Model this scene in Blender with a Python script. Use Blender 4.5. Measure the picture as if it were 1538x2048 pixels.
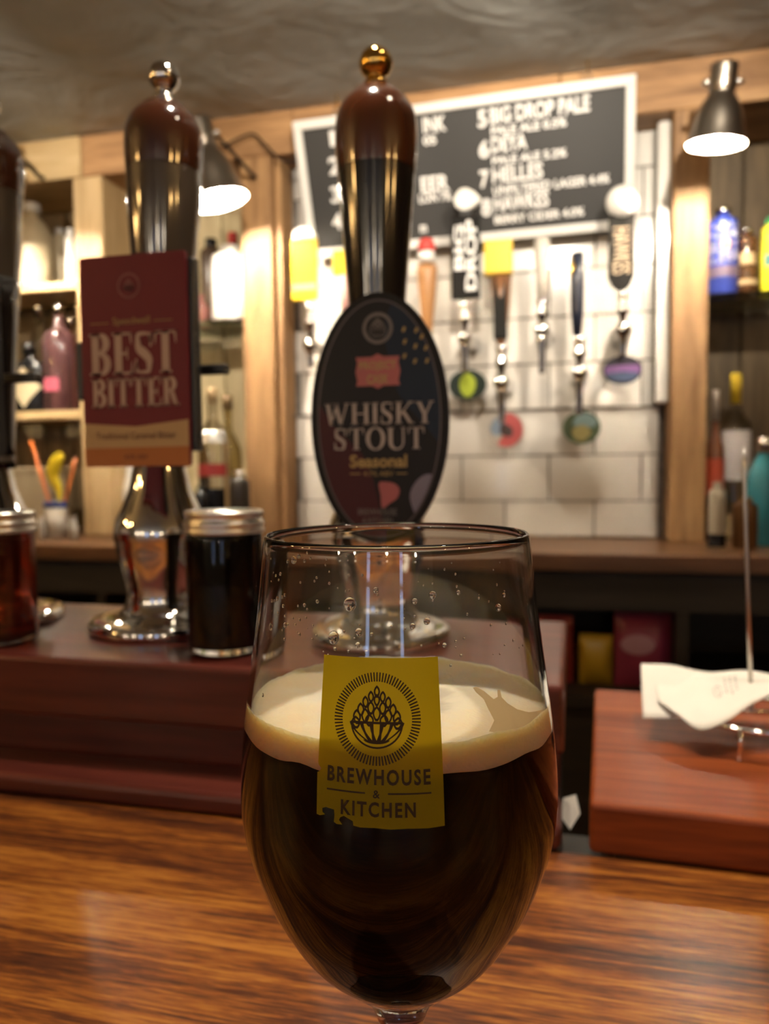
import bpy, bmesh, math, random
from mathutils import Vector, Matrix
random.seed(7)
for o in list(bpy.data.objects):
    bpy.data.objects.remove(o)
SC = bpy.context.scene
COL = SC.collection
PI = math.pi

# ------------------------------------------------------------------ camera
F = 1540.0                                   # focal length in pixels of the 1538 x 2048 frame
YAW, PITCH, ROLL = math.radians(13.8), math.atan(94 / F), 0.011
CAM = Vector((0, 0, 1.30))
_h = Vector((-math.sin(YAW), math.cos(YAW), 0)); _r = Vector((math.cos(YAW), math.sin(YAW), 0)); _u = Vector((0, 0, 1))
FWD = _h * math.cos(PITCH) - _u * math.sin(PITCH)
_up = _u * math.cos(PITCH) + _h * math.sin(PITCH)
RIGHT = _r * math.cos(ROLL) - _up * math.sin(ROLL)
UP = _up * math.cos(ROLL) + _r * math.sin(ROLL)
cd = bpy.data.cameras.new('camera'); cam = bpy.data.objects.new('camera', cd); COL.objects.link(cam)
cd.sensor_fit = 'VERTICAL'; cd.sensor_height = 36.0; cd.lens = F / 2048 * 36.0
cd.clip_start = 0.01; cd.clip_end = 50
cam.matrix_world = Matrix(((RIGHT.x, UP.x, -FWD.x, CAM.x), (RIGHT.y, UP.y, -FWD.y, CAM.y), (RIGHT.z, UP.z, -FWD.z, CAM.z), (0, 0, 0, 1)))
cd.dof.use_dof = True; cd.dof.focus_distance = 0.185; cd.dof.aperture_fstop = 14.0
SC.camera = cam

def ray(u, v): return FWD + (u - 769) / F * RIGHT - (v - 1024) / F * UP
def at(u, v, Y):
    r = ray(u, v); return CAM + r * (Y / r.y)
def atz(u, v, z):
    r = ray(u, v); return CAM + r * ((z - CAM.z) / r.z)
def depth(p): return (Vector(p) - CAM).dot(FWD)

# ------------------------------------------------------------------ world, exposure
w = bpy.data.worlds.new('world'); SC.world = w; w.use_nodes = True
w.node_tree.nodes['Background'].inputs[0].default_value = (0.5, 0.55, 0.7, 1)
w.node_tree.nodes['Background'].inputs[1].default_value = 0.05
SC.view_settings.view_transform = 'Standard'; SC.view_settings.look = 'None'
SC.view_settings.gamma = 1.0; SC.view_settings.use_curve_mapping = False
SC.view_settings.exposure = 0.0
SC.cycles.max_bounces = 8; SC.cycles.transmission_bounces = 8; SC.cycles.glossy_bounces = 3; SC.cycles.diffuse_bounces = 2
SC.cycles.sample_clamp_indirect = 6.0; SC.cycles.use_light_tree = False

LAMP_L = 1150.0      # radiance of the bulbs in the shelf lamps
SPOT_W = 37.0      # watts of each ceiling spotlight aimed at the back bar
DOWN_L = 120.0     # ceiling downlights over the bar
PEND_L = 170.0      # pendant bulbs in the room
FILL_L = 60.0   # added fill globes on the unseen wall behind the drinker
WIN_L = 4.0        # daylight in the windows behind the drinker

# ------------------------------------------------------------------ materials
def nmat(name):
    m = bpy.data.materials.new(name); m.use_nodes = True
    nt = m.node_tree; return m, nt, nt.nodes, nt.links, nt.nodes['Principled BSDF']
def mat(name, col, rough=0.5, metal=0.0, spec=0.5, trans=0.0, ior=1.5, coat=0.0, emit=None, es=0.0, sss=0.0):
    m, nt, N, L, b = nmat(name)
    b.inputs['Base Color'].default_value = (*col, 1); b.inputs['Roughness'].default_value = rough
    b.inputs['Metallic'].default_value = metal; b.inputs['Specular IOR Level'].default_value = spec
    b.inputs['Transmission Weight'].default_value = trans; b.inputs['IOR'].default_value = ior
    b.inputs['Coat Weight'].default_value = coat; b.inputs['Coat Roughness'].default_value = 0.06
    if sss: b.inputs['Subsurface Weight'].default_value = sss; b.inputs['Subsurface Radius'].default_value = (.004, .003, .002)
    if emit: b.inputs['Emission Color'].default_value = (*emit, 1); b.inputs['Emission Strength'].default_value = es
    return m
def ramp(N, stops):
    r = N.new('ShaderNodeValToRGB'); e = r.color_ramp.elements
    e[0].position, e[0].color = stops[0][0], (*stops[0][1], 1); e[1].position, e[1].color = stops[-1][0], (*stops[-1][1], 1)
    for p, c in stops[1:-1]:
        x = e.new(p); x.color = (*c, 1)
    return r
def wood(name, cols, scale=(3, 40, 40), rough=0.45, coat=0.0, bump=0.15, detail=6, fine=3.0, coatr=0.1):
    """grain drawn out along the local axis with the small scale"""
    m, nt, N, L, b = nmat(name)
    tc = N.new('ShaderNodeTexCoord'); mp = N.new('ShaderNodeMapping'); mp.inputs['Scale'].default_value = scale
    oi = N.new('ShaderNodeObjectInfo'); ad = N.new('ShaderNodeVectorMath'); ad.operation = 'ADD'
    mu = N.new('ShaderNodeMath'); mu.operation = 'MULTIPLY'; mu.inputs[1].default_value = 37.0
    L.new(oi.outputs['Random'], mu.inputs[0]); L.new(tc.outputs['Object'], ad.inputs[0]); L.new(mu.outputs[0], ad.inputs[1])
    L.new(ad.outputs[0], mp.inputs['Vector'])
    n1 = N.new('ShaderNodeTexNoise'); n1.inputs['Scale'].default_value = 1.0; n1.inputs['Detail'].default_value = detail
    n1.inputs['Roughness'].default_value = 0.6; n1.inputs['Distortion'].default_value = 0.7
    L.new(mp.outputs[0], n1.inputs['Vector'])
    n2 = N.new('ShaderNodeTexNoise'); n2.inputs['Scale'].default_value = fine; n2.inputs['Detail'].default_value = 4
    L.new(mp.outputs[0], n2.inputs['Vector'])
    mx = N.new('ShaderNodeMix'); mx.inputs[0].default_value = 0.35
    L.new(n1.outputs[0], mx.inputs[2]); L.new(n2.outputs[0], mx.inputs[3])
    k = len(cols) - 1
    r = ramp(N, [(0.34 + 0.33 * i / k, c) for i, c in enumerate(cols)])
    L.new(mx.outputs[0], r.inputs[0]); L.new(r.outputs[0], b.inputs['Base Color'])
    b.inputs['Roughness'].default_value = rough; b.inputs['Coat Weight'].default_value = coat; b.inputs['Coat Roughness'].default_value = coatr
    bp = N.new('ShaderNodeBump'); bp.inputs['Strength'].default_value = bump; bp.inputs['Distance'].default_value = 0.002
    L.new(mx.outputs[0], bp.inputs['Height']); L.new(bp.outputs[0], b.inputs['Normal'])
    return m
def dull(m, s):
    m.node_tree.nodes['Principled BSDF'].inputs['Specular IOR Level'].default_value = s; return m
def noisy(name, c1, c2, scale=8, rough=0.6, bump=0.2, dist=0.004, detail=5, spec=0.5):
    m, nt, N, L, b = nmat(name)
    tc = N.new('ShaderNodeTexCoord'); n = N.new('ShaderNodeTexNoise'); n.inputs['Scale'].default_value = scale; n.inputs['Detail'].default_value = detail
    L.new(tc.outputs['Object'], n.inputs['Vector'])
    r = ramp(N, [(0.35, c1), (0.65, c2)]); L.new(n.outputs[0], r.inputs[0]); L.new(r.outputs[0], b.inputs['Base Color'])
    b.inputs['Roughness'].default_value = rough; b.inputs['Specular IOR Level'].default_value = spec
    bp = N.new('ShaderNodeBump'); bp.inputs['Strength'].default_value = bump; bp.inputs['Distance'].default_value = dist
    L.new(n.outputs[0], bp.inputs['Height']); L.new(bp.outputs[0], b.inputs['Normal'])
    return m

M = {}
M['mahogany'] = wood('mahogany', [(.045, .007, .005), (.085, .016, .010), (.13, .028, .016)], scale=(4, 45, 45), rough=.35, coat=.35, bump=.08, coatr=.14)
M['flap'] = wood('flap_wood', [(.12, .022, .006), (.23, .047, .010), (.36, .085, .016)], scale=(5, 90, 60), rough=.45, coat=.12, bump=.08, coatr=.12)
dull(M['flap'], .25); dull(M['mahogany'], .3)
M['rustic'] = wood('rustic_pine', [(.22, .11, .045), (.42, .23, .10), (.56, .34, .16)], scale=(3, 30, 24), rough=.6, bump=.3)
M['rustic_v'] = wood('rustic_pine_upright', [(.20, .10, .04), (.38, .21, .09), (.52, .31, .14)], scale=(24, 24, 3), rough=.6, bump=.3)
M['pale'] = wood('pale_pine', [(.45, .30, .14), (.62, .44, .22), (.70, .52, .28)], scale=(3, 30, 24), rough=.55, bump=.2)
M['pale_v'] = wood('pale_pine_upright', [(.40, .26, .12), (.58, .40, .20), (.66, .48, .26)], scale=(24, 24, 3), rough=.55, bump=.2)
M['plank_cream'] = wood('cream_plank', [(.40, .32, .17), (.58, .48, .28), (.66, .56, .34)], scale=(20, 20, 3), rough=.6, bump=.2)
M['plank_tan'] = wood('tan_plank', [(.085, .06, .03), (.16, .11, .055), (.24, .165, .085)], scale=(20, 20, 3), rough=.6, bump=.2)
M['counter'] = wood('back_counter_wood', [(.07, .03, .013), (.13, .055, .022), (.19, .085, .035)], scale=(3, 30, 30), rough=.4, coat=.3)
M['dark_cab'] = wood('dark_cabinet_wood', [(.012, .008, .005), (.02, .013, .008), (.03, .02, .012)], scale=(3, 30, 30), rough=.6)
M['tile'] = mat('white_tile_glaze', (.76, .72, .66), rough=.16, coat=.3)
M['grout'] = noisy('grey_grout', (.16, .14, .12), (.24, .21, .18), 60, .8)
M['plaster'] = None
M['floor'] = wood('floor_boards', [(.05, .025, .012), (.09, .045, .02), (.13, .07, .03)], scale=(3, 20, 20), rough=.5)
M['wallpaint'] = noisy('dark_wall_paint', (.12, .095, .07), (.15, .12, .09), 5, .7, .1)
M['chrome'] = mat('polished_chrome', (.82, .80, .76), rough=.07, metal=1)
M['steel'] = mat('brushed_steel', (.62, .59, .54), rough=.28, metal=1)
M['lid'] = mat('silver_lid_metal', (.86, .82, .77), rough=.3, metal=1)
M['brass'] = mat('polished_brass', (.80, .50, .13), rough=.09, metal=1)
M['brown_handle'] = mat('brown_gloss_handle', (.085, .024, .009), rough=.16, coat=.9)
M['brown_handle2'] = mat('dark_brown_gloss_handle', (.055, .016, .007), rough=.14, coat=.9)
M['black_gloss'] = mat('black_gloss_handle', (.012, .009, .008), rough=.14, coat=.7)
M['smoke_gloss'] = mat('grey_brown_gloss_handle', (.075, .058, .042), rough=.12, coat=.9)
M['black'] = mat('black_plastic', (.012, .011, .011), rough=.35)
M['black_matt'] = mat('black_matt', (.014, .013, .012), rough=.7, spec=.1)
M['glass'] = mat('clear_glass', (1, 1, 1), rough=.0, trans=1, ior=1.48)
M['water'] = mat('water_drop', (1, 1, 1), rough=.0, trans=1, ior=1.33)
M['glass_shelf'] = mat('green_edge_shelf_glass', (.72, .86, .80), rough=.05, trans=1, ior=1.45)
M['beer'] = mat('dark_stout', (.006, .0026, .001), rough=.08, spec=.04)
M['jar_stout'] = mat('jar_dark_beer', (.004, .003, .002), rough=.1, spec=.04)
M['jar_bitter'] = mat('jar_red_beer', (.42, .045, .012), rough=.05, trans=.9, ior=1.34)
M['paper'] = noisy('receipt_paper', (.80, .75, .66), (.84, .79, .70), 30, .75, .05)
M['ink'] = mat('receipt_ink', (.40, .37, .36), rough=.8)
M['white'] = mat('white_paint', (.80, .78, .74), rough=.4)
M['white_gloss'] = mat('white_ceramic', (.82, .79, .73), rough=.2, coat=.4)
M['letter'] = mat('white_letter', (.85, .83, .80), rough=.5)
M['board'] = mat('black_letter_board', (.028, .027, .026), rough=.6)
M['shade_out'] = mat('lamp_shade_brushed_metal', (.42, .37, .31), rough=.3, metal=1)
M['shade_in'] = mat('lamp_shade_white_inside', (.85, .82, .75), rough=.5)
M['bulb'] = mat('lamp_bulb_glow', (1, 1, 1), emit=(1.0, .86, .66), es=LAMP_L)
M['down'] = mat('downlight_glow', (1, 1, 1), emit=(1.0, .84, .62), es=DOWN_L)
M['pend'] = mat('pendant_bulb_glow', (1, 1, 1), emit=(1.0, .58, .20), es=PEND_L)
M['globe'] = mat('fill_globe_glow', (1, 1, 1), emit=(1.0, .84, .64), es=FILL_L)
M['sky'] = mat('window_daylight', (.1, .1, .1), emit=(.45, .62, 1.0), es=WIN_L)
M['maroon'] = mat('clip_maroon_print', (.15, .020, .028), rough=.5, spec=.2)
M['cream_print'] = mat('clip_cream_print', (.50, .34, .17), rough=.5, spec=.2)
M['orange_print'] = mat('clip_orange_print', (.42, .155, .048), rough=.5, spec=.2)
M['letter_beige'] = mat('clip_beige_lettering', (.50, .36, .29), rough=.5, spec=.2)
M['emblem_maroon'] = mat('clip_faint_emblem', (.20, .05, .05), rough=.5)
M['print_brown'] = mat('clip_brown_print', (.13, .04, .02), rough=.5)
M['clip_black'] = mat('clip_black_face', (.012, .009, .009), rough=.4, spec=.2)
M['clip_rim'] = mat('clip_black_rim', (.012, .010, .009), rough=.4, spec=.15)
M['clip_line'] = mat('clip_rim_line', (.075, .055, .05), rough=.4)
M['w_maroon'] = mat('stout_maroon_print', (.055, .010, .013), rough=.4, spec=.2)
M['w_navy'] = mat('stout_navy_print', (.011, .018, .034), rough=.4, spec=.2)
M['w_pink'] = mat('stout_pink_print', (.36, .085, .085), rough=.4)
M['w_lav'] = mat('stout_lavender_print', (.16, .14, .20), rough=.4)
M['w_badge'] = mat('stout_pink_badge', (.40, .095, .085), rough=.4)
M['w_text'] = mat('stout_pale_lettering', (.42, .36, .33), rough=.4)
M['w_gold'] = mat('stout_gold_lettering', (.36, .24, .065), rough=.4)
M['w_grey'] = mat('stout_grey_emblem', (.13, .11, .10), rough=.4)

def label_mat():
    m, nt, N, L, b = nmat('yellow_label_print')
    tr = N.new('ShaderNodeBsdfTranslucent'); tr.inputs[0].default_value = (.80, .57, .012, 1)
    b.inputs['Base Color'].default_value = (.55, .40, .008, 1); b.inputs['Roughness'].default_value = .45; b.inputs['Specular IOR Level'].default_value = .3
    mx = N.new('ShaderNodeMixShader'); mx.inputs[0].default_value = .62
    L.new(b.outputs[0], mx.inputs[1]); L.new(tr.outputs[0], mx.inputs[2])
    L.new(mx.outputs[0], N['Material Output'].inputs[0]); return m
M['label'] = label_mat()
def lacing_mat():
    m, nt, N, L, b = nmat('foam_film')
    tr = N.new('ShaderNodeBsdfTranslucent'); tr.inputs[0].default_value = (.86, .70, .44, 1)
    b.inputs['Base Color'].default_value = (.80, .62, .36, 1); b.inputs['Roughness'].default_value = .6
    mx = N.new('ShaderNodeMixShader'); mx.inputs[0].default_value = .7
    L.new(b.outputs[0], mx.inputs[1]); L.new(tr.outputs[0], mx.inputs[2]); L.new(mx.outputs[0], N['Material Output'].inputs[0]); return m
M['lacing'] = lacing_mat()
M['label_ink'] = mat('label_brown_ink', (.045, .022, .006), rough=.5, spec=.2)

def plaster():
    m, nt, N, L, b = nmat('ceiling_plaster')
    tc = N.new('ShaderNodeTexCoord')
    a = N.new('ShaderNodeTexNoise'); a.inputs['Scale'].default_value = 4.5; a.inputs['Detail'].default_value = 3; a.inputs['Distortion'].default_value = 1.6
    c = N.new('ShaderNodeTexNoise'); c.inputs['Scale'].default_value = 30; c.inputs['Detail'].default_value = 4
    L.new(tc.outputs['Object'], a.inputs[0]); L.new(tc.outputs['Object'], c.inputs[0])
    mx = N.new('ShaderNodeMix'); mx.inputs[0].default_value = .25; L.new(a.outputs[0], mx.inputs[2]); L.new(c.outputs[0], mx.inputs[3])
    bp = N.new('ShaderNodeBump'); bp.inputs['Strength'].default_value = .8; bp.inputs['Distance'].default_value = .014
    L.new(mx.outputs[0], bp.inputs['Height']); L.new(bp.outputs[0], b.inputs['Normal'])
    r = ramp(N, [(.3, (.38, .385, .36)), (.7, (.46, .465, .435))]); L.new(a.outputs[0], r.inputs[0]); L.new(r.outputs[0], b.inputs['Base Color'])
    b.inputs['Roughness'].default_value = .55; return m
M['plaster'] = plaster()

def bar_mat():
    m, nt, N, L, b = nmat('bar_top_wood')
    tc = N.new('ShaderNodeTexCoord')
    def nz(scale, detail, dist, rough=.6):
        mp = N.new('ShaderNodeMapping'); mp.inputs['Scale'].default_value = scale; L.new(tc.outputs['Object'], mp.inputs[0])
        n = N.new('ShaderNodeTexNoise'); n.inputs['Scale'].default_value = 1; n.inputs['Detail'].default_value = detail; n.inputs['Distortion'].default_value = dist; n.inputs['Roughness'].default_value = rough
        L.new(mp.outputs[0], n.inputs[0]); return n.outputs[0]
    blot = nz((3, 22, 9), 5, .8); grain = nz((5, 190, 60), 6, 1.3, .7); pore = nz((60, 700, 200), 3, .4)
    def mixf(a, b_, f):
        x = N.new('ShaderNodeMix'); x.inputs[0].default_value = f; L.new(a, x.inputs[2]); L.new(b_, x.inputs[3]); return x.outputs[0]
    v = mixf(mixf(blot, grain, .52), pore, .22)
    r = ramp(N, [(.41, (.030, .008, .003)), (.47, (.10, .025, .005)), (.52, (.25, .074, .010)), (.58, (.42, .160, .023))])
    L.new(v, r.inputs[0]); L.new(r.outputs[0], b.inputs['Base Color'])
    b.inputs['Roughness'].default_value = .4; b.inputs['Specular IOR Level'].default_value = .3; b.inputs['Coat Weight'].default_value = .2; b.inputs['Coat Roughness'].default_value = .25
    bp = N.new('ShaderNodeBump'); bp.inputs['Strength'].default_value = .25; bp.inputs['Distance'].default_value = .0006
    L.new(pore, bp.inputs['Height']); L.new(bp.outputs[0], b.inputs['Normal'])
    bq = N.new('ShaderNodeBump'); bq.inputs['Strength'].default_value = .15; bq.inputs['Distance'].default_value = .001; L.new(blot, bq.inputs['Height']); L.new(bq.outputs[0], b.inputs['Coat Normal'])
    return m
M['bar'] = bar_mat()
def foam_mat():
    m, nt, N, L, b = nmat('beer_foam')
    tc = N.new('ShaderNodeTexCoord'); sp = N.new('ShaderNodeSeparateXYZ'); L.new(tc.outputs['Object'], sp.inputs[0])
    ln = N.new('ShaderNodeVectorMath'); ln.operation = 'LENGTH'
    cb = N.new('ShaderNodeCombineXYZ'); L.new(sp.outputs[0], cb.inputs[0]); L.new(sp.outputs[1], cb.inputs[1]); L.new(cb.outputs[0], ln.inputs[0])
    n = N.new('ShaderNodeTexNoise'); n.inputs['Scale'].default_value = 70; n.inputs['Detail'].default_value = 5; n.inputs['Distortion'].default_value = .8; L.new(tc.outputs['Object'], n.inputs[0])
    s = N.new('ShaderNodeMath'); s.operation = 'MULTIPLY_ADD'; s.inputs[1].default_value = .030; L.new(n.outputs[0], s.inputs[0]); L.new(ln.outputs['Value'], s.inputs[2])
    r = ramp(N, [(.024, (.46, .40, .29)), (.032, (.78, .69, .50)), (.040, (.82, .69, .46)), (.050, (.82, .64, .38)), (.060, (.80, .60, .33))])
    L.new(s.outputs[0], r.inputs[0]); L.new(r.outputs[0], b.inputs['Base Color'])
    v = N.new('ShaderNodeTexVoronoi'); v.inputs['Scale'].default_value = 900; L.new(tc.outputs['Object'], v.inputs[0])
    bp = N.new('ShaderNodeBump'); bp.inputs['Strength'].default_value = .4; bp.inputs['Distance'].default_value = .0004
    L.new(v.outputs['Distance'], bp.inputs['Height']); L.new(bp.outputs[0], b.inputs['Normal'])
    b.inputs['Roughness'].default_value = .55
    b.inputs['Subsurface Weight'].default_value = 1.0; b.inputs['Subsurface Radius'].default_value = (1.0, .8, .5); b.inputs['Subsurface Scale'].default_value = .009
    return m
M['foam'] = foam_mat()
_cache = {}
def cm(col, rough=.4, metal=0, trans=0, coat=0):
    k = (col, rough, metal, trans, coat)
    if k not in _cache:
        _cache[k] = mat('colour_%03d' % len(_cache), col, rough, metal, .5, trans, 1.45, coat)
    return _cache[k]

# ------------------------------------------------------------------ helpers
def link(name, me, m=None, parent=None, loc=None, rot=None, smooth=False):
    o = bpy.data.objects.new(name, me); COL.objects.link(o)
    if m is not None and not me.materials: me.materials.append(m)
    if parent is not None: o.parent = parent
    if loc is not None: o.location = loc
    if rot is not None: o.rotation_euler = rot
    if smooth:
        for p in me.polygons: p.use_smooth = True
    return o
def raw(name, verts, faces, m, parent=None, loc=None, rot=None, smooth=False):
    me = bpy.data.meshes.new(name); me.from_pydata([tuple(v) for v in verts], [], faces); me.update()
    return link(name, me, m, parent, loc, rot, smooth)
def tag(o, label, cat, group=None, kind=None):
    o['label'] = label; o['category'] = cat
    if group: o['group'] = group
    if kind: o['kind'] = kind
    return o
def thing(name, label, cat, loc=(0, 0, 0), rot=(0, 0, 0), group=None):
    o = bpy.data.objects.new(name, None); COL.objects.link(o); o.empty_display_size = .02
    o.location = loc; o.rotation_euler = rot
    return tag(o, label, cat, group)
def box_me(name, sx, sy, sz, bev=0.0, seg=1):
    """box standing on z=0, centred in x and y"""
    bm = bmesh.new(); bmesh.ops.create_cube(bm, size=1)
    for v in bm.verts: v.co = Vector((v.co.x * sx, v.co.y * sy, (v.co.z + .5) * sz))
    if bev: bmesh.ops.bevel(bm, geom=list(bm.edges), offset=bev, segments=seg, affect='EDGES', profile=.5)
    me = bpy.data.meshes.new(name); bm.to_mesh(me); bm.free(); return me
def box(name, x0, x1, y0, y1, z0, z1, m, parent=None, bev=0.0, seg=1, smooth=False):
    me = box_me(name, x1 - x0, y1 - y0, z1 - z0, bev, seg)
    return link(name, me, m, parent, ((x0 + x1) / 2, (y0 + y1) / 2, z0), None, smooth)
def struct(o):
    o['kind'] = 'structure'; return o
def spline(pts, n=4):
    """Catmull-Rom through 2-D / 3-D points"""
    out = []
    P = [Vector(p) for p in pts]; P = [P[0] * 2 - P[1]] + P + [P[-1] * 2 - P[-2]]
    for i in range(1, len(P) - 2):
        for k in range(n):
            t = k / n
            out.append(.5 * ((2 * P[i]) + (P[i + 1] - P[i - 1]) * t + (2 * P[i - 1] - 5 * P[i] + 4 * P[i + 1] - P[i + 2]) * t * t + (3 * P[i] - P[i - 1] - 3 * P[i + 1] + P[i + 2]) * t ** 3))
    out.append(P[-2]); return out
def lathe_me(name, prof, seg=40, a0=0, a1=2 * PI, flip=False):
    full = abs(a1 - a0 - 2 * PI) < 1e-6; n = seg if full else seg + 1
    V, Fc = [], []
    for r, z in prof:
        for k in range(n):
            a = a0 + (a1 - a0) * k / seg; V.append((r * math.cos(a), r * math.sin(a), z))
    for i in range(len(prof) - 1):
        for k in range(seg):
            k2 = (k + 1) % n
            f = (i * n + k, i * n + k2, (i + 1) * n + k2, (i + 1) * n + k)
            Fc.append(f if not flip else f[::-1])
    me = bpy.data.meshes.new(name); me.from_pydata(V, [], Fc); me.update()
    bm = bmesh.new(); bm.from_mesh(me); bmesh.ops.remove_doubles(bm, verts=bm.verts, dist=1e-6)
    bmesh.ops.dissolve_degenerate(bm, edges=bm.edges, dist=1e-7)
    if full: bmesh.ops.recalc_face_normals(bm, faces=bm.faces)
    bm.to_mesh(me); bm.free()
    for p in me.polygons: p.use_smooth = True
    return me
def lathe(name, prof, m, parent=None, loc=None, rot=None, seg=40, **k):
    return link(name, lathe_me(name, prof, seg, **k), m, parent, loc, rot)
def tube_me(name, pts, rad, seg=8, closed=False):
    P = [Vector(p) for p in pts]; n = len(P); V, Fc = [], []
    rads = rad if isinstance(rad, (list, tuple)) else [rad] * n
    prev = None
    for i, p in enumerate(P):
        if closed: t = (P[(i + 1) % n] - P[i - 1]).normalized()
        else: t = (P[min(i + 1, n - 1)] - P[max(i - 1, 0)]).normalized()
        if prev is None:
            a = Vector((0, 0, 1)) if abs(t.z) < .9 else Vector((1, 0, 0)); x = t.cross(a).normalized()
        else:
            x = (prev - t * prev.dot(t)).normalized()
        prev = x; y = t.cross(x)
        for k in range(seg):
            a = 2 * PI * k / seg; V.append(p + (x * math.cos(a) + y * math.sin(a)) * rads[i])
    for i in range(n if closed else n - 1):
        j = (i + 1) % n
        for k in range(seg):
            k2 = (k + 1) % seg; Fc.append((i * seg + k, i * seg + k2, j * seg + k2, j * seg + k))
    if not closed:
        Fc.append(tuple(range(seg))[::-1]); Fc.append(tuple((n - 1) * seg + k for k in range(seg)))
    me = bpy.data.meshes.new(name); me.from_pydata([tuple(v) for v in V], [], Fc); me.update()
    for p in me.polygons: p.use_smooth = True
    return me
def tube(name, pts, rad, m, parent=None, seg=8, closed=False, loc=None):
    return link(name, tube_me(name, pts, rad, seg, closed), m, parent, loc)
def sphere_me(name, r, sx=1, sy=1, sz=1, seg=20, rings=12):
    bm = bmesh.new(); bmesh.ops.create_uvsphere(bm, u_segments=seg, v_segments=rings, radius=r)
    for v in bm.verts: v.co = Vector((v.co.x * sx, v.co.y * sy, v.co.z * sz))
    me = bpy.data.meshes.new(name); bm.to_mesh(me); bm.free()
    for p in me.polygons: p.use_smooth = True
    return me
def plate(name, outline, t, m, parent=None, loc=None, rot=None, bev=0.0):
    """outline in (x, z) of a plate that faces -y, front at y=0, thickness t behind it"""
    bm = bmesh.new(); vs = [bm.verts.new((x, 0, z)) for x, z in outline]
    f = bm.faces.new(vs); bm.normal_update()
    if f.normal.y > 0: f.normal_flip()
    g = bmesh.ops.extrude_face_region(bm, geom=[f])
    bmesh.ops.translate(bm, verts=[e for e in g['geom'] if isinstance(e, bmesh.types.BMVert)], vec=(0, t, 0))
    bmesh.ops.recalc_face_normals(bm, faces=bm.faces)
    me = bpy.data.meshes.new(name); bm.to_mesh(me); bm.free()
    return link(name, me, m, parent, loc, rot)

# ---- flat print: polygons collected in 2-D, then laid on a surface
_txt = {}
def text_polys(s, bold=0.0, space=1.0):
    k = (s, bold, space)
    if k not in _txt:
        c = bpy.data.curves.new('t', 'FONT'); c.body = s; c.resolution_u = 3; c.offset = bold; c.space_character = space; c.fill_mode = 'FRONT'
        o = bpy.data.objects.new('t', c); COL.objects.link(o)
        dg = bpy.context.evaluated_depsgraph_get(); me = bpy.data.meshes.new_from_object(o.evaluated_get(dg))
        V = [(v.co.x, v.co.y) for v in me.vertices]; Fc = [tuple(p.vertices) for p in me.polygons]
        bpy.data.objects.remove(o); bpy.data.curves.remove(c); bpy.data.meshes.remove(me)
        _txt[k] = (V, Fc)
    return _txt[k]
class Print:
    def __init__(s): s.V, s.F = [], []
    def poly(s, pts):
        b = len(s.V); s.V += [tuple(p) for p in pts]; s.F.append(tuple(range(b, b + len(pts)))); return s
    def strip(s, A, B, closed=False):
        n = len(A)
        for i in range(n if closed else n - 1):
            j = (i + 1) % n; s.poly([A[i], A[j], B[j], B[i]])
        return s
    def text(s, t, cx, cy, w=None, h=None, bold=0.0, rot=0.0, space=1.0):
        """text centred on (cx, cy), w wide and h tall"""
        V, Fc = text_polys(t, bold, space)
        x0 = min(v[0] for v in V); x1 = max(v[0] for v in V); y0 = min(v[1] for v in V); y1 = max(v[1] for v in V)
        sy = h / (y1 - y0) if h else w / (x1 - x0); sx = w / (x1 - x0) if w else sy
        ca, sa = math.cos(rot), math.sin(rot); b = len(s.V)
        for x, y in V:
            px, py = (x - (x0 + x1) / 2) * sx, (y - (y0 + y1) / 2) * sy
            s.V.append((cx + px * ca - py * sa, cy + px * sa + py * ca))
        s.F += [tuple(i + b for i in f) for f in Fc]; return s
    def ellipse(s, cx, cy, rx, ry, n=32):
        return s.poly([(cx + rx * math.cos(2 * PI * k / n), cy + ry * math.sin(2 * PI * k / n)) for k in range(n)])
    def ring(s, cx, cy, r0, r1, n=40, e=1.0):
        A = [(cx + r0 * math.cos(2 * PI * k / n), cy + e * r0 * math.sin(2 * PI * k / n)) for k in range(n)]
        B = [(cx + r1 * math.cos(2 * PI * k / n), cy + e * r1 * math.sin(2 * PI * k / n)) for k in range(n)]
        return s.strip(A, B, True)
    def build(s, name, m, parent=None, fmap=None, off=0.0003, loc=None, rot=None, cut=None):
        fmap = fmap or (lambda x, y, o: (x, -o, y))
        bm = bmesh.new(); vs = [bm.verts.new((x, y, 0)) for x, y in s.V]
        for f in s.F:
            try: bm.faces.new([vs[i] for i in f])
            except ValueError: pass
        if cut:
            big = [f for f in bm.faces if len(f.verts) > 4]
            if big: bmesh.ops.triangulate(bm, faces=big)
            xs = [v.co.x for v in bm.verts]; ys = [v.co.y for v in bm.verts]
            for ax, lo, hi in ((0, min(xs), max(xs)), (1, min(ys), max(ys))):
                k = math.ceil(lo / cut)
                while k * cut < hi:
                    co = Vector((0, 0, 0)); co[ax] = k * cut; no = Vector((0, 0, 0)); no[ax] = 1
                    bmesh.ops.bisect_plane(bm, geom=list(bm.verts) + list(bm.edges) + list(bm.faces), plane_co=co, plane_no=no); k += 1
        for v in bm.verts: v.co = Vector(fmap(v.co.x, v.co.y, off))
        me = bpy.data.meshes.new(name); bm.to_mesh(me); bm.free()
        return link(name, me, m, parent, loc, rot)
def clip_poly(subj, clip):
    """Sutherland-Hodgman, clip is convex and counter-clockwise"""
    out = list(subj)
    for i in range(len(clip)):
        a, b = clip[i], clip[(i + 1) % len(clip)]; inp, out = out, []
        side = lambda p: (b[0] - a[0]) * (p[1] - a[1]) - (b[1] - a[1]) * (p[0] - a[0])
        for j in range(len(inp)):
            p, q = inp[j], inp[(j + 1) % len(inp)]; sp, sq = side(p), side(q)
            if sp >= 0: out.append(p)
            if (sp >= 0) != (sq >= 0):
                t = sp / (sp - sq); out.append((p[0] + (q[0] - p[0]) * t, p[1] + (q[1] - p[1]) * t))
        if not out: break
    return out
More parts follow.
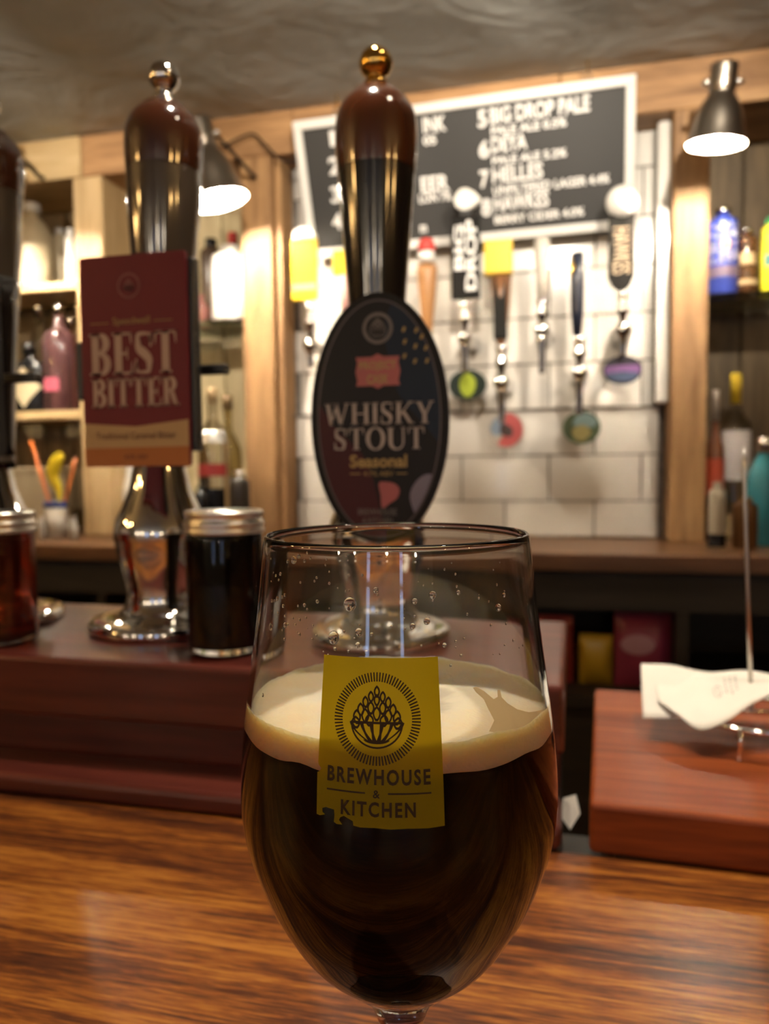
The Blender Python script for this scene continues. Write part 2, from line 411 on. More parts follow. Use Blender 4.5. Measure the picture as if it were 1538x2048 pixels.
def blob(pts, n=6):
    P = pts + pts[:3]; s = spline(P, n); k = n
    return [(p[0], p[1]) for p in s[k:k + n * len(pts)]]

# ---- a small serif alphabet (cap height 1)
def serif(pr, text, cx, cy, w, h, T=.2, t=.07, gap=.09, sl=.07):
    """lays serif capitals into Print pr, centred on (cx, cy)"""
    W = dict(B=.70, E=.66, S=.58, T=.70, I=.34, R=.74, W=1.12, H=.86, K=.82, Y=.82, O=.86, U=.84)
    G = []
    def rect(x0, y0, x1, y1): G.append([(x0, y0), (x1, y0), (x1, y1), (x0, y1)])
    def line(x0, y0, x1, y1, wd):
        d = wd / 2; G.append([(x0 - d, y0), (x0 + d, y0), (x1 + d, y1), (x1 - d, y1)])
    def path(P, wd):
        L_, R_ = [], []
        for i, p in enumerate(P):
            q0, q1 = P[max(i - 1, 0)], P[min(i + 1, len(P) - 1)]
            d = Vector((q1[0] - q0[0], q1[1] - q0[1])).normalized(); nrm = Vector((-d.y, d.x)) * wd[i] / 2
            L_.append((p[0] + nrm.x, p[1] + nrm.y)); R_.append((p[0] - nrm.x, p[1] - nrm.y))
        for i in range(len(P) - 1): G.append([L_[i], L_[i + 1], R_[i + 1], R_[i]])
    def bowl(xs, yc, rx, ry):
        P, wd = [], []
        for k in range(17):
            a = PI / 2 - PI * k / 16; P.append((xs + rx * math.cos(a), yc + ry * math.sin(a))); wd.append(t + (T - t) * abs(math.cos(a)) ** 1.3)
        path(P, wd)
    def foot(xc, y, hw=None):
        hw = hw or T / 2 + sl; rect(xc - hw, y if y == 0 else y - t, xc + hw, t if y == 0 else y)
    x = 0; adv = []
    for ch in text:
        wv = W[ch]; g0 = len(G)
        st = sl + T / 2
        if ch == 'I': rect(st - T / 2, 0, st + T / 2, 1); foot(st, 0); foot(st, 1); wv = 2 * st
        elif ch == 'B':
            rect(sl, 0, sl + T, 1); rect(0, 0, sl + T + .04, t); rect(0, 1 - t, sl + T + .04, 1)
            rx = wv - sl - T - T / 2
            bowl(sl + T, .76, rx * .88, .24 - t / 2); bowl(sl + T, .27, rx, .27 - t / 2)
        elif ch == 'R':
            rect(sl, 0, sl + T, 1); foot(st, 0); rect(0, 1 - t, sl + T + .04, 1)
            rx = wv - sl - T - T / 2 - .08
            bowl(sl + T, .74, rx, .26 - t / 2); line(sl + T + rx * .55, .48, wv - T / 2 - .02, 0, T * .95); rect(wv - T - .02, 0, wv + .03, t)
        elif ch == 'E':
            rect(sl, 0, sl + T, 1); rect(0, 0, wv, t); rect(0, 1 - t, wv - .03, 1); rect(sl + T, .5 - t / 2, wv - .16, .5 + t / 2)
            G.append([(wv - t * 1.3, 0), (wv, 0), (wv, .30), (wv - t * .5, .30)]); G.append([(wv - .03 - t * 1.3, 1), (wv - .03 - t * .5, .72), (wv - .03, .72), (wv - .03, 1)])
            rect(wv - .16 - t * .7, .36, wv - .16, .64)
        elif ch == 'T':
            c = wv / 2; rect(c - T / 2, 0, c + T / 2, 1); foot(c, 0); rect(0, 1 - t, wv, 1)
            G.append([(0, 1), (0, .70), (t * .5, .70), (t * 1.4, 1)]); G.append([(wv, 1), (wv - t * 1.4, 1), (wv - t * .5, .70), (wv, .70)])
        elif ch == 'H':
            a, b = st, wv - st; rect(a - T / 2, 0, a + T / 2, 1); rect(b - T / 2, 0, b + T / 2, 1); rect(a, .5 - t / 2, b, .5 + t / 2)
            for c in (a, b): foot(c, 0); foot(c, 1)
        elif ch == 'K':
            rect(st - T / 2, 0, st + T / 2, 1); foot(st, 0); foot(st, 1)
            line(st + T / 2 - .02, .40, wv - .12, 1, t * 1.3); rect(wv - .24, 1 - t, wv, 1); line(st + T / 2 + .12, .56, wv - T / 2 - .02, 0, T); rect(wv - T - .06, 0, wv + .03, t)
        elif ch == 'Y':
            c = wv / 2; rect(c - T / 2, 0, c + T / 2, .45); foot(c, 0); line(c, .40, st - .02, 1, T); line(c + T * .2, .40, wv - .1, 1, t * 1.4); rect(0, 1 - t, 2 * st - .04, 1); rect(wv - .22, 1 - t, wv, 1)
        elif ch == 'W':
            a = wv * .27; b = wv * .66; line(a, 0, st - .03, 1, T); line(a, 0, wv * .47, 1, t * 1.3); line(b, 0, wv * .44, 1, T); line(b, 0, wv - .1, 1, t * 1.3)
            rect(0, 1 - t, 2 * st - .05, 1); rect(wv * .44 - st + .03, 1 - t, wv * .44 + st - .03, 1); rect(wv - .2, 1 - t, wv, 1)
        elif ch == 'O':
            P, wd = [], []
            for k in range(37):
                a = 2 * PI * k / 36; P.append((wv / 2 + (wv / 2 - T / 2) * math.cos(a), .5 + (.52 - t / 2) * math.sin(a))); wd.append(t + (T - t) * abs(math.cos(a)) ** 1.3)
            path(P, wd)
        elif ch == 'U':
            a, b = st, wv - st + .03; P, wd = [(a, 1), (a, .34)], [T, T]
            for k in range(1, 16):
                q = PI + PI * k / 16; P.append(((a + b) / 2 + (b - a) / 2 * math.cos(q), .33 + (.35 - t / 2) * math.sin(q))); wd.append(t * 1.2 + (T - t * 1.2) * max(0, -math.cos(q)) ** 1.2)
            P += [(b, .34), (b, 1)]; wd += [t * 1.3, t * 1.3]; path(P, wd); foot(a, 1); foot(b, 1, t / 2 + sl)
        elif ch == 'S':
            c = [(wv - .05, .76), (wv * .80, .93), (wv * .5, .985 - t / 2), (wv * .2, .92), (.11, .76), (wv * .25, .60), (wv * .55, .48), (wv - .12, .34), (wv - .12, .18), (wv * .75, .06), (wv * .5, .015 + t / 2), (wv * .2, .06), (.045, .26)]
            sp = spline([(p[0], p[1], 0) for p in c], 4); n = len(sp)
            wd = [t + (T - t) * max(0, math.exp(-((k / (n - 1) - .5) / .22) ** 2)) for k in range(n)]
            path([(p[0], p[1]) for p in sp], wd)
            rect(wv - .09, .64, wv - .03, .98); rect(.02, .02, .08, .36)
        for i in range(g0, len(G)): G[i] = [(p[0] + x, p[1]) for p in G[i]]
        x += wv + gap
    tot = x - gap
    for g in G: pr.poly([(cx + (p[0] / tot - .5) * w, cy + (p[1] - .5) * h) for p in g])
    return pr

def hop(pr, cx, cy, R, ticks=84, r_in=.80, lw=.022, simple=False):
    """the brewery's hop emblem: a ring of ticks around a cone of pointed scales"""
    X = lambda x, y: (cx + x * R, cy + y * R)
    if ticks:
        for k in range(ticks):
            a = 2 * PI * k / ticks; d = .0165; c, s = math.cos(a), math.sin(a)
            pr.poly([X(r_in * c + d * s, r_in * s - d * c), X(c + d * s, s - d * c), X(c - d * s, s + d * c), X(r_in * c - d * s, r_in * s + d * c)])
    def scale(tx, ty, w_, h_, lean=0.0):
        o, i = [], []
        for sgn, seq in ((1, range(0, 9)), (-1, range(8, -1, -1))):
            for k in seq:
                q = k / 8.0; half = w_ * math.sin(PI * min(1, q * .92)) ** .8 * (1 - .25 * q)
                x = tx + lean * q + sgn * half; y = ty - h_ * q
                o.append(X(x, y)); mxx, myy = tx + lean * .5, ty - h_ * .52
                i.append(X(mxx + (x - mxx) * (1 - lw / w_ * 1.7), myy + (y - myy) * (1 - lw / h_ * 4.2)))
        pr.strip(o, i, True)
    rows = [(.72, [0], .085, .27), (.63, [-.14, .14], .085, .26), (.54, [-.27, 0, .27], .09, .27), (.41, [-.38, -.14, .14, .38], .10, .30), (.28, [-.47, -.27, 0, .27, .47], .11, .33), (.14, [-.49, -.17, .17, .49], .12, .28)]
    for y, xs, w_, h_ in rows:
        for x in xs: scale(x, y - abs(x) * .18, w_, h_, -x * .05)
    for x0, x1 in ((-.60, -.33), (-.36, -.10), (-.14, .14), (.10, .36), (.33, .60)):   # the bowl of long leaves
        xm = (x0 + x1) / 2; tip = (xm * .28, -.52)
        for xa in (x0, x1):
            P = [(xa + (tip[0] - xa) * q ** 1.6 , -.08 - .44 * q) for q in [k / 8 for k in range(9)]]
            pr.strip([X(p[0] - lw, p[1]) for p in P], [X(p[0] + lw, p[1]) for p in P])
        pr.strip([X(x0, -.06), X(x1, -.06)], [X(x0, -.06 - 2 * lw), X(x1, -.06 - 2 * lw)])
    A = [X(.60 * math.cos(a), -.08 + .56 * math.sin(a)) for a in [PI + PI * k / 24 for k in range(25)]]
    B = [X(.56 * math.cos(a), -.08 + .52 * math.sin(a)) for a in [PI + PI * k / 24 for k in range(25)]]
    pr.strip(A, B)
    A = [X(.30 * math.cos(a), -.44 + .10 * math.sin(a)) for a in [PI + PI * k / 12 for k in range(13)]]
    B = [X(.30 * math.cos(a), -.44 + .03 * math.sin(a)) for a in [PI + PI * k / 12 for k in range(13)]]
    pr.strip(A, B)
    return pr

# ================================================================== SETTING
ZC, ZB = 2.089, 1.093                      # ceiling, bar top
struct(box('floor', -3, 3, -3.2, 1.95, -.05, 0, M['floor']))
# ceiling with real trowel ripples near the back bar
def make_ceiling():
    from mathutils import noise
    V, Fc = [], []; nx, ny = 150, 90
    for j in range(ny + 1):
        for i in range(nx + 1):
            x = -3 + 6 * i / nx; y = -3.2 + 5.15 * j / ny
            z = ZC
            if y < 1.60: z += .010 * noise.noise(Vector((x * 3.2, y * 3.2, 0))) + .005 * noise.noise(Vector((x * 9, y * 7, 3)))
            V.append((x, y, z))
    for j in range(ny):
        for i in range(nx):
            a = j * (nx + 1) + i; Fc.append((a, a + nx + 1, a + nx + 2, a + 1))
    return raw('ceiling', V, Fc, M['plaster'], smooth=True)
struct(make_ceiling())
wb = struct(box('wall_back', -3, 3, 1.88, 1.95, 0, ZC + .02, M['wallpaint']))
struct(box('wall_left', -3.06, -3, -3.2, 1.95, 0, ZC + .02, M['wallpaint']))
struct(box('wall_right', 3, 3.06, -3.2, 1.95, 0, ZC + .02, M['wallpaint']))
struct(box('wall_front', -3, 3, -3.26, -3.2, 0, ZC + .02, noisy('cream_wall_paint', (.52, .48, .42), (.58, .54, .47), 5, .7, .1)))
for k, x in enumerate((-.62, .95)):                                   # narrow windows behind the drinker
    wn = struct(box('window_%d' % (k + 1), x - .11, x + .11, -3.2, -3.16, .95, 1.95, M['white'], bev=.004))
    for pz in (.04, .52):
        link('pane', box_me('pane', .15, .008, .44), M['sky'], wn, (0, .022, pz))

# planked backs of the bottle bays
XL1 = at(246, 700, 1.65).x; XP0, XP1 = at(486, 700, 1.65).x, at(563, 700, 1.65).x
XR0, XR1 = at(1343, 700, 1.65).x, at(1416, 700, 1.65).x
def planks(x0, x1, m, wd=.088):
    n = round((x1 - x0) / wd); wd = (x1 - x0) / n; me = box_me('plank', wd - .004, .014, .90, .002)
    me.materials.append(m)
    for i in range(n): link('plank', me, None, wb, (x0 + wd * (i + .5), -.042 - random.random() * .003, 1.135))
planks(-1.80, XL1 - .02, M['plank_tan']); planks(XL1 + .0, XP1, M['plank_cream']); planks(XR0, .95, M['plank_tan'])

# tiled panel
tz0 = 1.117; TR = .1002
tw = struct(box('wall_tiled', XP1 - .02, XR0 + .01, 1.748, 1.88, 1.135, 1.995, M['grout']))
tcx, tcy = (XP1 - .02 + XR0 + .01) / 2, 1.814
def tile_rows():
    x_lo, x_hi = XP1 + .002, XR0 - .004
    for r in range(9):
        z0, z1 = tz0 + r * TR, tz0 + (r + 1) * TR
        z0 = max(z0, 1.138); z1 = min(z1, 1.993)
        low = r < 3; hi = x_hi - (.010 if low else 0); yf = 1.728 if low else 1.738
        off = -.0521 + (0 if r % 2 else .096)
        k = -6
        while True:
            xa, xb = off + .1924 * k, off + .1924 * (k + 1); k += 1
            if xa > hi: break
            xa, xb = max(xa, x_lo), min(xb, hi)
            if xb - xa < .012: continue
            g = .0016
            me = box_me('tile', xb - xa - 2 * g, .018, z1 - z0 - 2 * g, .0014)
            o = link('tile', me, M['tile'], tw, ((xa + xb) / 2 - tcx, yf + .010 - tcy, z0 + g - 1.135))
            o.rotation_euler = (random.uniform(-.004, .004), 0, random.uniform(-.003, .003))
tile_rows()
link('capping', box_me('capping', XR0 - XP1 - .012, .028, .006, .001), M['grout'], tw, (-.004, 1.736 - tcy, tz0 + 3 * TR - .003 - 1.135))
# white upright trim beside the right post
a, b = at(1313, 420, 1.70), at(1341, 420, 1.70)
struct(box('trim_1', a.x, b.x, 1.690, 1.735, tz0 + 3 * TR + .004, at(1325, 240, 1.69).z, M['white_gloss'], bev=.006, seg=3, smooth=False))

# beam of boards under the ceiling
bz0 = 1.992
bx = [-1.80, at(160, 300, 1.65).x, at(585, 270, 1.65).x, at(1120, 190, 1.65).x, .95]
for k in range(4):
    struct(box('trim_%d' % (k + 2), bx[k] + .001, bx[k + 1] - .001, 1.650 + (.003 if k % 2 else 0), 1.86, bz0, ZC - .002, M['pale'] if k == 0 else M['rustic'], bev=.002))
# posts
struct(box('trim_6', at(150, 600, 1.65).x, at(207, 600, 1.65).x, 1.655, 1.86, 1.137, bz0, M['pale_v'], bev=.003))
struct(box('trim_7', XP0, XP1 - .018, 1.652, 1.86, 1.137, bz0, M['rustic_v'], bev=.003))
struct(box('trim_8', XP1 - .016, XP1 - .001, 1.668, 1.74, 1.137, bz0, M['rustic_v'], bev=.002))
struct(box('trim_9', XR0, XR1, 1.652, 1.86, 1.137, bz0, M['rustic_v'], bev=.003))

# ================================================================== BAR FURNITURE
t = thing('bar_counter', 'long varnished orange brown wooden bar top under the beer glass', 'bar counter', (0, .15, 0))
box('worktop', -2.6, 2.6, -.55, .262, ZB - .045, ZB, M['bar'], t, .003, 2)
box('front_panel', -2.6, 2.6, -.45, .255, 0, ZB - .0455, M['dark_cab'], t)
box('rear_panel', -2.6, 2.6, .2555, .475, 0, ZB - .094, M['dark_cab'], t)
box('ledge_support', -2.6, -.008, .2625, .468, ZB - .0935, ZB - .0002, M['dark_cab'], t)
box('flap_support', .022, 2.6, .2625, .468, ZB - .0935, ZB - .0002, M['dark_cab'], t)

XE = -.0045
t = thing('bar_ledge', 'raised dark mahogany ledge carrying the hand pumps and sample jars', 'bar ledge', (-1.3, .52, ZB))
X0, X1 = -1.3, XE + 1.3
box('ledge_board', X0, X1, .434 - .52, .618 - .52, .0425, .0825, M['mahogany'], t, .003, 2)
box('riser', X0, X1 - .003, .452 - .52, .615 - .52, .0002, .0424, M['mahogany'], t, .001)
box('moulding', X0, X1 - .001, .408 - .52, .4515 - .52, .0002, .0135, M['mahogany'], t, .004, 3)
ZL = ZB + .0825
fl = atz(1179, 1605, ZB + .028); flap_z = ZB + .028
t = thing('bar_flap', 'red brown polished wooden slab holding the receipt spike', 'bar flap', (fl.x, fl.y, ZB), (0, 0, math.radians(-2.2)))
box('slab', 0, 1.6, 0, .215, .0004, .028, M['flap'], t, .003, 3)
t.location.y += .0

t = thing('back_counter', 'dark wooden back counter along the tiled wall', 'counter', (0, 1.64, 0))
box('worktop', -1.9, 1.2, 1.42 - 1.64, 1.88 - 1.64, 1.105, 1.137, M['counter'], t, .003, 2)
box('fascia', -1.9, 1.2, 1.46 - 1.64, 1.49 - 1.64, 1.03, 1.1045, M['dark_cab'], t)
box('back_board', -1.9, 1.2, 1.84 - 1.64, 1.86 - 1.64, .02, 1.1045, M['dark_cab'], t)
box('shelf', -1.9, 1.2, 1.44 - 1.64, 1.839 - 1.64, .850, .872, M['dark_cab'], t)
box('plinth', -1.9, 1.2, 1.46 - 1.64, 1.839 - 1.64, 0.001, .849, M['dark_cab'], t)
for x in (-1.6, -1.0, -.4, at(1352, 1300, 1.46).x, .8): box('divider', x, x + .02, 1.455 - 1.64, 1.839 - 1.64, .8725, 1.0295, M['dark_cab'], t)

# ================================================================== STOUT GLASS
AX = Vector((-.0476, .2072))
OUT = [(.0364, 1.2805), (.0373, 1.272), (.0386, 1.26), (.0402, 1.248), (.0418, 1.236), (.0432, 1.224), (.0439, 1.212), (.0436, 1.204), (.0422, 1.196), (.0396, 1.188), (.0363, 1.180), (.0330, 1.174), (.0293, 1.168), (.0252, 1.163), (.0208, 1.159), (.0160, 1.1545), (.0115, 1.151), (.0085, 1.146)]
OUTS = [(p[0], p[1]) for p in spline([(r, z, 0) for r, z in OUT], 4)]
def rad_out(z):
    for (r0, z0), (r1, z1) in zip(OUTS, OUTS[1:]):
        if z1 <= z <= z0: return r0 + (r1 - r0) * (z - z0) / (z1 - z0)
    return OUTS[0][0] if z > OUTS[0][1] else OUTS[-1][0]
TH = .0013
def rad_in(z): return rad_out(z) - TH * (1 + max(0, (1.172 - z)) * 60)
t = thing('beer_glass', 'stemmed tulip glass of black stout with a yellow label in the foreground', 'beer glass', (AX.x, AX.y, ZB))
def L(p): return [(r, z - ZB) for r, z in p]
inner = [(rad_in(z), z) for r, z in OUTS if 1.1605 < z < 1.279]
rim = [(OUTS[0][0] - TH, 1.2795), (OUTS[0][0] - TH * .9, 1.2808), (OUTS[0][0] - TH * .5, 1.2814), (OUTS[0][0] - TH * .1, 1.2809), (OUTS[0][0], 1.2800)]
stem = [(.0066, 1.141), (.0054, 1.134), (.0048, 1.124), (.0047, 1.114), (.0056, 1.107), (.0085, 1.1025), (.014, 1.0995), (.024, 1.0968), (.0325, 1.0955), (.0345, 1.0945), (.0345, 1.0935), (.033, ZB + .0002), (0, ZB + .0002)]
ib = inner[-1][1]
prof = [(0, ib - .0035), (.006, ib - .003), (inner[-1][0] * .7, ib - .0012)] + inner[::-1] + rim + OUTS[1:] + stem
g = lathe('bowl', L(prof), M['glass'], t, seg=96)
# stout, foam
Z_F, Z_B = 1.2358, 1.2300
over = .00012
bp_ = [(0, ib - .0034), (.006, ib - .0029), (inner[-1][0] * .7, ib - .0011)] + [(r + over, z) for r, z in inner[::-1] if z < Z_B] + [(rad_in(Z_B) + over, Z_B), (0, Z_B)]
lathe('stout', L(bp_), M['beer'], t, seg=96)
def make_foam():
    from mathutils import noise
    V, Fc = [], []; NR, NA = 26, 120
    R1 = rad_in(Z_F) + over + .00014
    V.append((0, 0, Z_F - ZB - .0008))
    for i in range(1, NR + 1):
        q = i / NR; r = R1 * q
        for k in range(NA):
            a = 2 * PI * k / NA; x, y = r * math.cos(a), r * math.sin(a)
            z = Z_F - ZB - .0012 * (1 - q ** 4) + .0009 * noise.noise(Vector((x * 130, y * 130, 1))) * (1 - q ** 6) + .0003 * noise.noise(Vector((x * 500, y * 500, 2)))
            if q > .94: z += .0009 * (q - .94) / .06 * (.6 + .8 * noise.noise(Vector((math.cos(a) * 5, math.sin(a) * 5, 4))))
            V.append((x, y, z))
    rows = [(.75,), (.5,), (.25,), (0,)]
    for (q,) in rows:
        for k in range(NA):
            a = 2 * PI * k / NA; zb = Z_B - .0008 + .0011 * noise.noise(Vector((math.cos(a) * 4, math.sin(a) * 4, 9)))
            z = zb + (Z_F - zb) * q; r = rad_in(z) + over + .00014
            V.append((r * math.cos(a), r * math.sin(a), z - ZB))
    for k in range(NA): Fc.append((0, 1 + k, 1 + (k + 1) % NA))
    for i in range(NR + len(rows) - 1):
        for k in range(NA):
            b0 = 1 + i * NA; b1 = b0 + NA; k2 = (k + 1) % NA; Fc.append((b0 + k, b1 + k, b1 + k2, b0 + k2))
    return raw('foam', V, Fc, M['foam'], t, smooth=True)
make_foam()
# print on the outside of the bowl
to_cam = math.atan2(-AX.y, -AX.x)
def glass_hit(u, v, inside=False, back=False):
    r = ray(u, v).normalized(); f = rad_in if inside else rad_out
    s, hit = .1, None
    prev = None
    while s < .32:
        p = CAM + r * s; q = math.hypot(p.x - AX.x, p.y - AX.y) - f(p.z)
        if prev is not None and ((prev > 0 >= q and not back) or (prev < 0 <= q and back)): hit = p; break
        prev = q; s += .0003
    return hit
def tz_of(u, v, inside=False):
    p = glass_hit(u, v, inside)
    while p is None:                       # past the silhouette: step in towards the axis
        u += 1.5 if u < 796 else -1.5; p = glass_hit(u, v, inside)
    return math.atan2(p.y - AX.y, p.x - AX.x), p.z
cT = [tz_of(642, 1306), tz_of(876, 1314), tz_of(889, 1648), tz_of(641, 1645)]
LA = sum(c[0] for c in cT) / 4; LZ0 = (cT[2][1] + cT[3][1]) / 2; LZ1 = (cT[0][1] + cT[1][1]) / 2
RREF = .0425
LWD = (abs(cT[1][0] - cT[0][0]) + abs(cT[2][0] - cT[3][0])) / 2 * RREF; LHT = LZ1 - LZ0
def on_glass(x, y, o):
    """x, y in metres from the middle of the label"""
    z = (LZ0 + LZ1) / 2 + y; a = LA + x / RREF
    r = rad_out(z) + o; return (r * math.cos(a), r * math.sin(a), z - ZB)
hw, hh = LWD / 2, LHT / 2
def lp(u, v):   # position in the close view of the label (left 120, right 1340, top 140, bottom 1890) to metres
    return ((u - 735) / 625 * hw, (1015 - v) / 880 * hh)
outl = [lp(*q) for q in [(115, 135), (1358, 135), (1358, 1890), (1200, 1900), (1000, 1894), (850, 1903), (700, 1893), (560, 1898), (495, 1885), (490, 1840), (440, 1815), (400, 1795), (365, 1815), (352, 1845), (385, 1890), (330, 1893), (300, 1875), (306, 1800), (300, 1745), (215, 1732), (175, 1750), (178, 1790), (205, 1812), (150, 1832), (115, 1825), (112, 1600), (108, 1380), (130, 1368), (150, 1335), (118, 1300), (112, 1270)]]
Print().poly(outl).build('label', M['label'], t, on_glass, .00010, cut=.0018)
lb = [o for o in t.children if o.name.startswith('label')][0]
lb['label'] = 'yellow printed label on the glass'
P = Print(); cx0, cy0 = lp(715, 765); hop(P, cx0, cy0, 440 / 625 * hw, lw=.027)
wv = lambda px: px / 625 * hw
hv = lambda px: px / 880 * hh
P.text('BREWHOUSE', *lp(728, 1365), w=wv(1010), h=hv(165), bold=.03, space=1.25)
P.text('&', *lp(716, 1540), w=wv(66), h=hv(84), bold=.015)
P.text('KITCHEN', *lp(728, 1700), w=wv(715), h=hv(160), bold=.03, space=1.25)
for xa, xb in ((222, 608), (826, 1236)):
    a_, b_ = lp(xa, 1523), lp(xb, 1541); P.poly([a_, (b_[0], a_[1]), b_, (a_[0], b_[1])])
P.build('label_lettering', M['label_ink'], lb, on_glass, .00022, cut=.0018)
# foam lacing that clings to the inside wall on the right
def on_inner(pts, name, m, n=3):
    A = [tz_of(u, v, True) for u, v in pts]
    pr = Print().poly([(a_ * .04, z) for a_, z in A])
    return pr.build(name, m, t, lambda x, y, o: ((rad_in(y) - o) * math.cos(x / .04), (rad_in(y) - o) * math.sin(x / .04), y - ZB), .00015, cut=.0018)
on_inner([(975, 1462), (985, 1440), (973, 1415), (965, 1398), (950, 1384), (944, 1375), (951, 1373), (966, 1382), (985, 1398), (992, 1393), (992, 1380), (997, 1379), (1000, 1394), (1012, 1406), (1030, 1418), (1052, 1424), (1076, 1420), (1097, 1412), (1100, 1440), (1085, 1462), (1040, 1472)], 'foam_lacing', M['lacing'])
# droplets and bubbles on the wall
def droplets():
    rnd = random.Random(3); bm = bmesh.new()
    spots = [(668, 1275, 13), (718, 1264, 8), (744, 1268, 4), (716, 1290, 6), (825, 1252, 6), (853, 1242, 7), (636, 1203, 4), (700, 1208, 14), (612, 1210, 4), (558, 1197, 5), (570, 1212, 4), (545, 1255, 7), (573, 1250, 6), (888, 1290, 5), (733, 1303, 4), (672, 1297, 4), (698, 1302, 3), (920, 1310, 3), (932, 1228, 3), (915, 1185, 5), (865, 1190, 8), (995, 1215, 8), (540, 1120, 4), (590, 1120, 8), (600, 1112, 5), (612, 1122, 4), (900, 1330, 3), (910, 1282, 3), (829, 1202, 6), (752, 1180, 6), (812, 1418, 3.2), (668, 1387, 1.6), (530, 1390, 4), (1005, 1190, 5), (980, 1250, 3), (636, 1155, 3), (700, 1150, 3), (725, 1150, 3)]
    for k in range(70): spots.append((rnd.uniform(535, 1060), rnd.uniform(1105, 1310), rnd.uniform(1.2, 3.0)))
    for k in range(30): spots.append((rnd.uniform(525, 640), rnd.uniform(1100, 1290), rnd.uniform(1.5, 4.5)))
    for u, v, s in spots:
        p = glass_hit(u, v, True)
        if p is None: continue
        a_ = math.atan2(p.y - AX.y, p.x - AX.x); R_ = s * .172 / 1540
        n = Vector((math.cos(a_), math.sin(a_), .12)).normalized(); tx = Vector((-math.sin(a_), math.cos(a_), 0)); ty = n.cross(tx)
        r_ = rad_in(p.z); c = Vector((r_ * math.cos(a_), r_ * math.sin(a_), p.z - ZB))
        g_ = bmesh.ops.create_uvsphere(bm, u_segments=12, v_segments=8, radius=1)
        for vv in g_['verts']:
            q = vv.co.copy(); vv.co = c + tx * q.x * R_ + ty * q.y * R_ * 1.15 + n * (q.z * R_ * .45 - .00012 - R_ * .30)
    me = bpy.data.meshes.new('droplets'); bm.to_mesh(me); bm.free()
    o = link('droplets', me, M['water'], t, smooth=True); o['kind'] = 'stuff'
droplets()

# ================================================================== HAND PUMPS
PY = .535
def prof_px(u, Y, rows):
    out = []
    for v, hw_ in rows:
        p = at(u, v, Y); out.append((hw_ * depth(p) / F, p.z - ZL))
    return out
def smooth_prof(p, n=3): return [(max(q[0], 0), q[1]) for q in spline([(r, z, 0) for r, z in p], n)]
COLUMN = [(0, .160), (.0175, .160), (.0185, .157), (.0188, .138), (.0198, .124), (.0235, .107), (.0295, .093), (.0335, .0845), (.0352, .0770), (.0356, .0715), (.0345, .0690), (.0335, .0610), (.0310, .0480), (.0282, .0370), (.0270, .0290), (.0276, .0215), (.0310, .0155), (.0370, .0120), (.0440, .0103)]
PLATE = [(.0440, .0103), (.0500, .0100), (.0535, .0092), (.0556, .0070), (.0556, .0035), (.0550, .0004), (0, .0004)]
def pump(u, label, rows_top, rows_low, rows_fin, lean, mats, col_top):
    base = at(u, 1245, PY)
    r = thing('hand_pump', label, 'hand pump', (base.x, PY, ZL), (0, 0, 0), 'hand pumps along the ledge')
    lathe('base_plate', PLATE, M['chrome'], r, seg=56)
    lathe('column', COLUMN, M['chrome'], r, seg=56)
    hd = (0, math.radians(lean), 0)
    lo = lathe('lower_handle', smooth_prof(rows_low), mats[1], r, None, hd, 48)
    up = lathe('upper_handle', smooth_prof(rows_top), mats[0], r, None, hd, 48)
    lathe('finial', smooth_prof(rows_fin, 3), mats[2], r, None, hd, 32)
    return r
def fin_rows(vc, rb, vneck, vcol, wn, wc):
    rows = [(vc - rb, 0.01)]
    for k in range(1, 8):
        a_ = k * .36; rows.append((vc - rb * math.cos(a_), rb * math.sin(a_)))
    rows += [(vneck, wn), (vcol, wc * .95), (vcol + 6, wc), (vcol + 12, wc), (vcol + 13, wc * 1.35), (vcol + 18, wc * 1.4), (vcol + 19, wc)]
    return rows
UR = 757
hr_top = [(180, 1), (181, 38), (186, 46), (196, 56), (210, 68), (228, 77), (250, 82), (280, 83), (310, 82), (336, 80), (346, 79)]
hr_low = [(346.5, 78), (400, 74), (450, 70), (500, 66), (550, 62), (600, 58), (700, 52), (800, 48), (880, 46), (928, 46), (929, 1)]
p1 = pump(UR, 'hand pump with brass finial and oval whisky stout clip behind the glass', prof_px(UR, PY, hr_top), prof_px(UR, PY, hr_low), prof_px(UR, PY, fin_rows(127, 34, 160, 166, 20, 26)), 0.4, (M['brown_handle'], M['black_gloss'], M['brass']), 0)
UL = 328
hl_top = [(213, 1), (214, 40), (220, 47), (232, 60), (246, 69), (265, 75), (290, 77), (320, 76), (346, 74)]
hl_mid = [(346.5, 73.5), (400, 72), (450, 69), (500, 66), (520, 65)]
hl_low = [(346.5, 73.5), (400, 72), (450, 69), (500, 65), (550, 61), (600, 58), (700, 53), (800, 49), (880, 48), (926, 48), (927, 1)]
p2 = pump(UL, 'hand pump with chrome finial and rectangular maroon best bitter clip', prof_px(UL, PY, hl_top), prof_px(UL, PY, hl_low), prof_px(UL, PY, fin_rows(155, 31, 186, 194, 17, 25)), 1.8, (M['brown_handle2'], M['smoke_gloss'], M['chrome']), 0)
UT = -62
d12 = p1.location.x - p2.location.x
p3 = pump(UT, 'hand pump cut off by the left picture edge', [(r_, z_) for r_, z_ in prof_px(UL, PY, hl_top)], prof_px(UL, PY, hl_low), prof_px(UL, PY, fin_rows(155, 31, 186, 194, 17, 25)), 1.8, (M['brown_handle2'], M['smoke_gloss'], M['chrome']), 0)
p3.location.x = p2.location.x - d12 + .015

# black lower sleeves of the two left pumps (they show below the grey middle)
for p_ in (p2, p3):
    sl_rows = [(530, 63.5), (531, 66), (600, 60.5), (700, 55.5), (800, 51.5), (880, 50.5), (932, 50), (933, 1)]
    lathe('black_sleeve', prof_px(UL, PY, sl_rows), M['black_gloss'], p_, None, (0, math.radians(1.8), 0), 48)

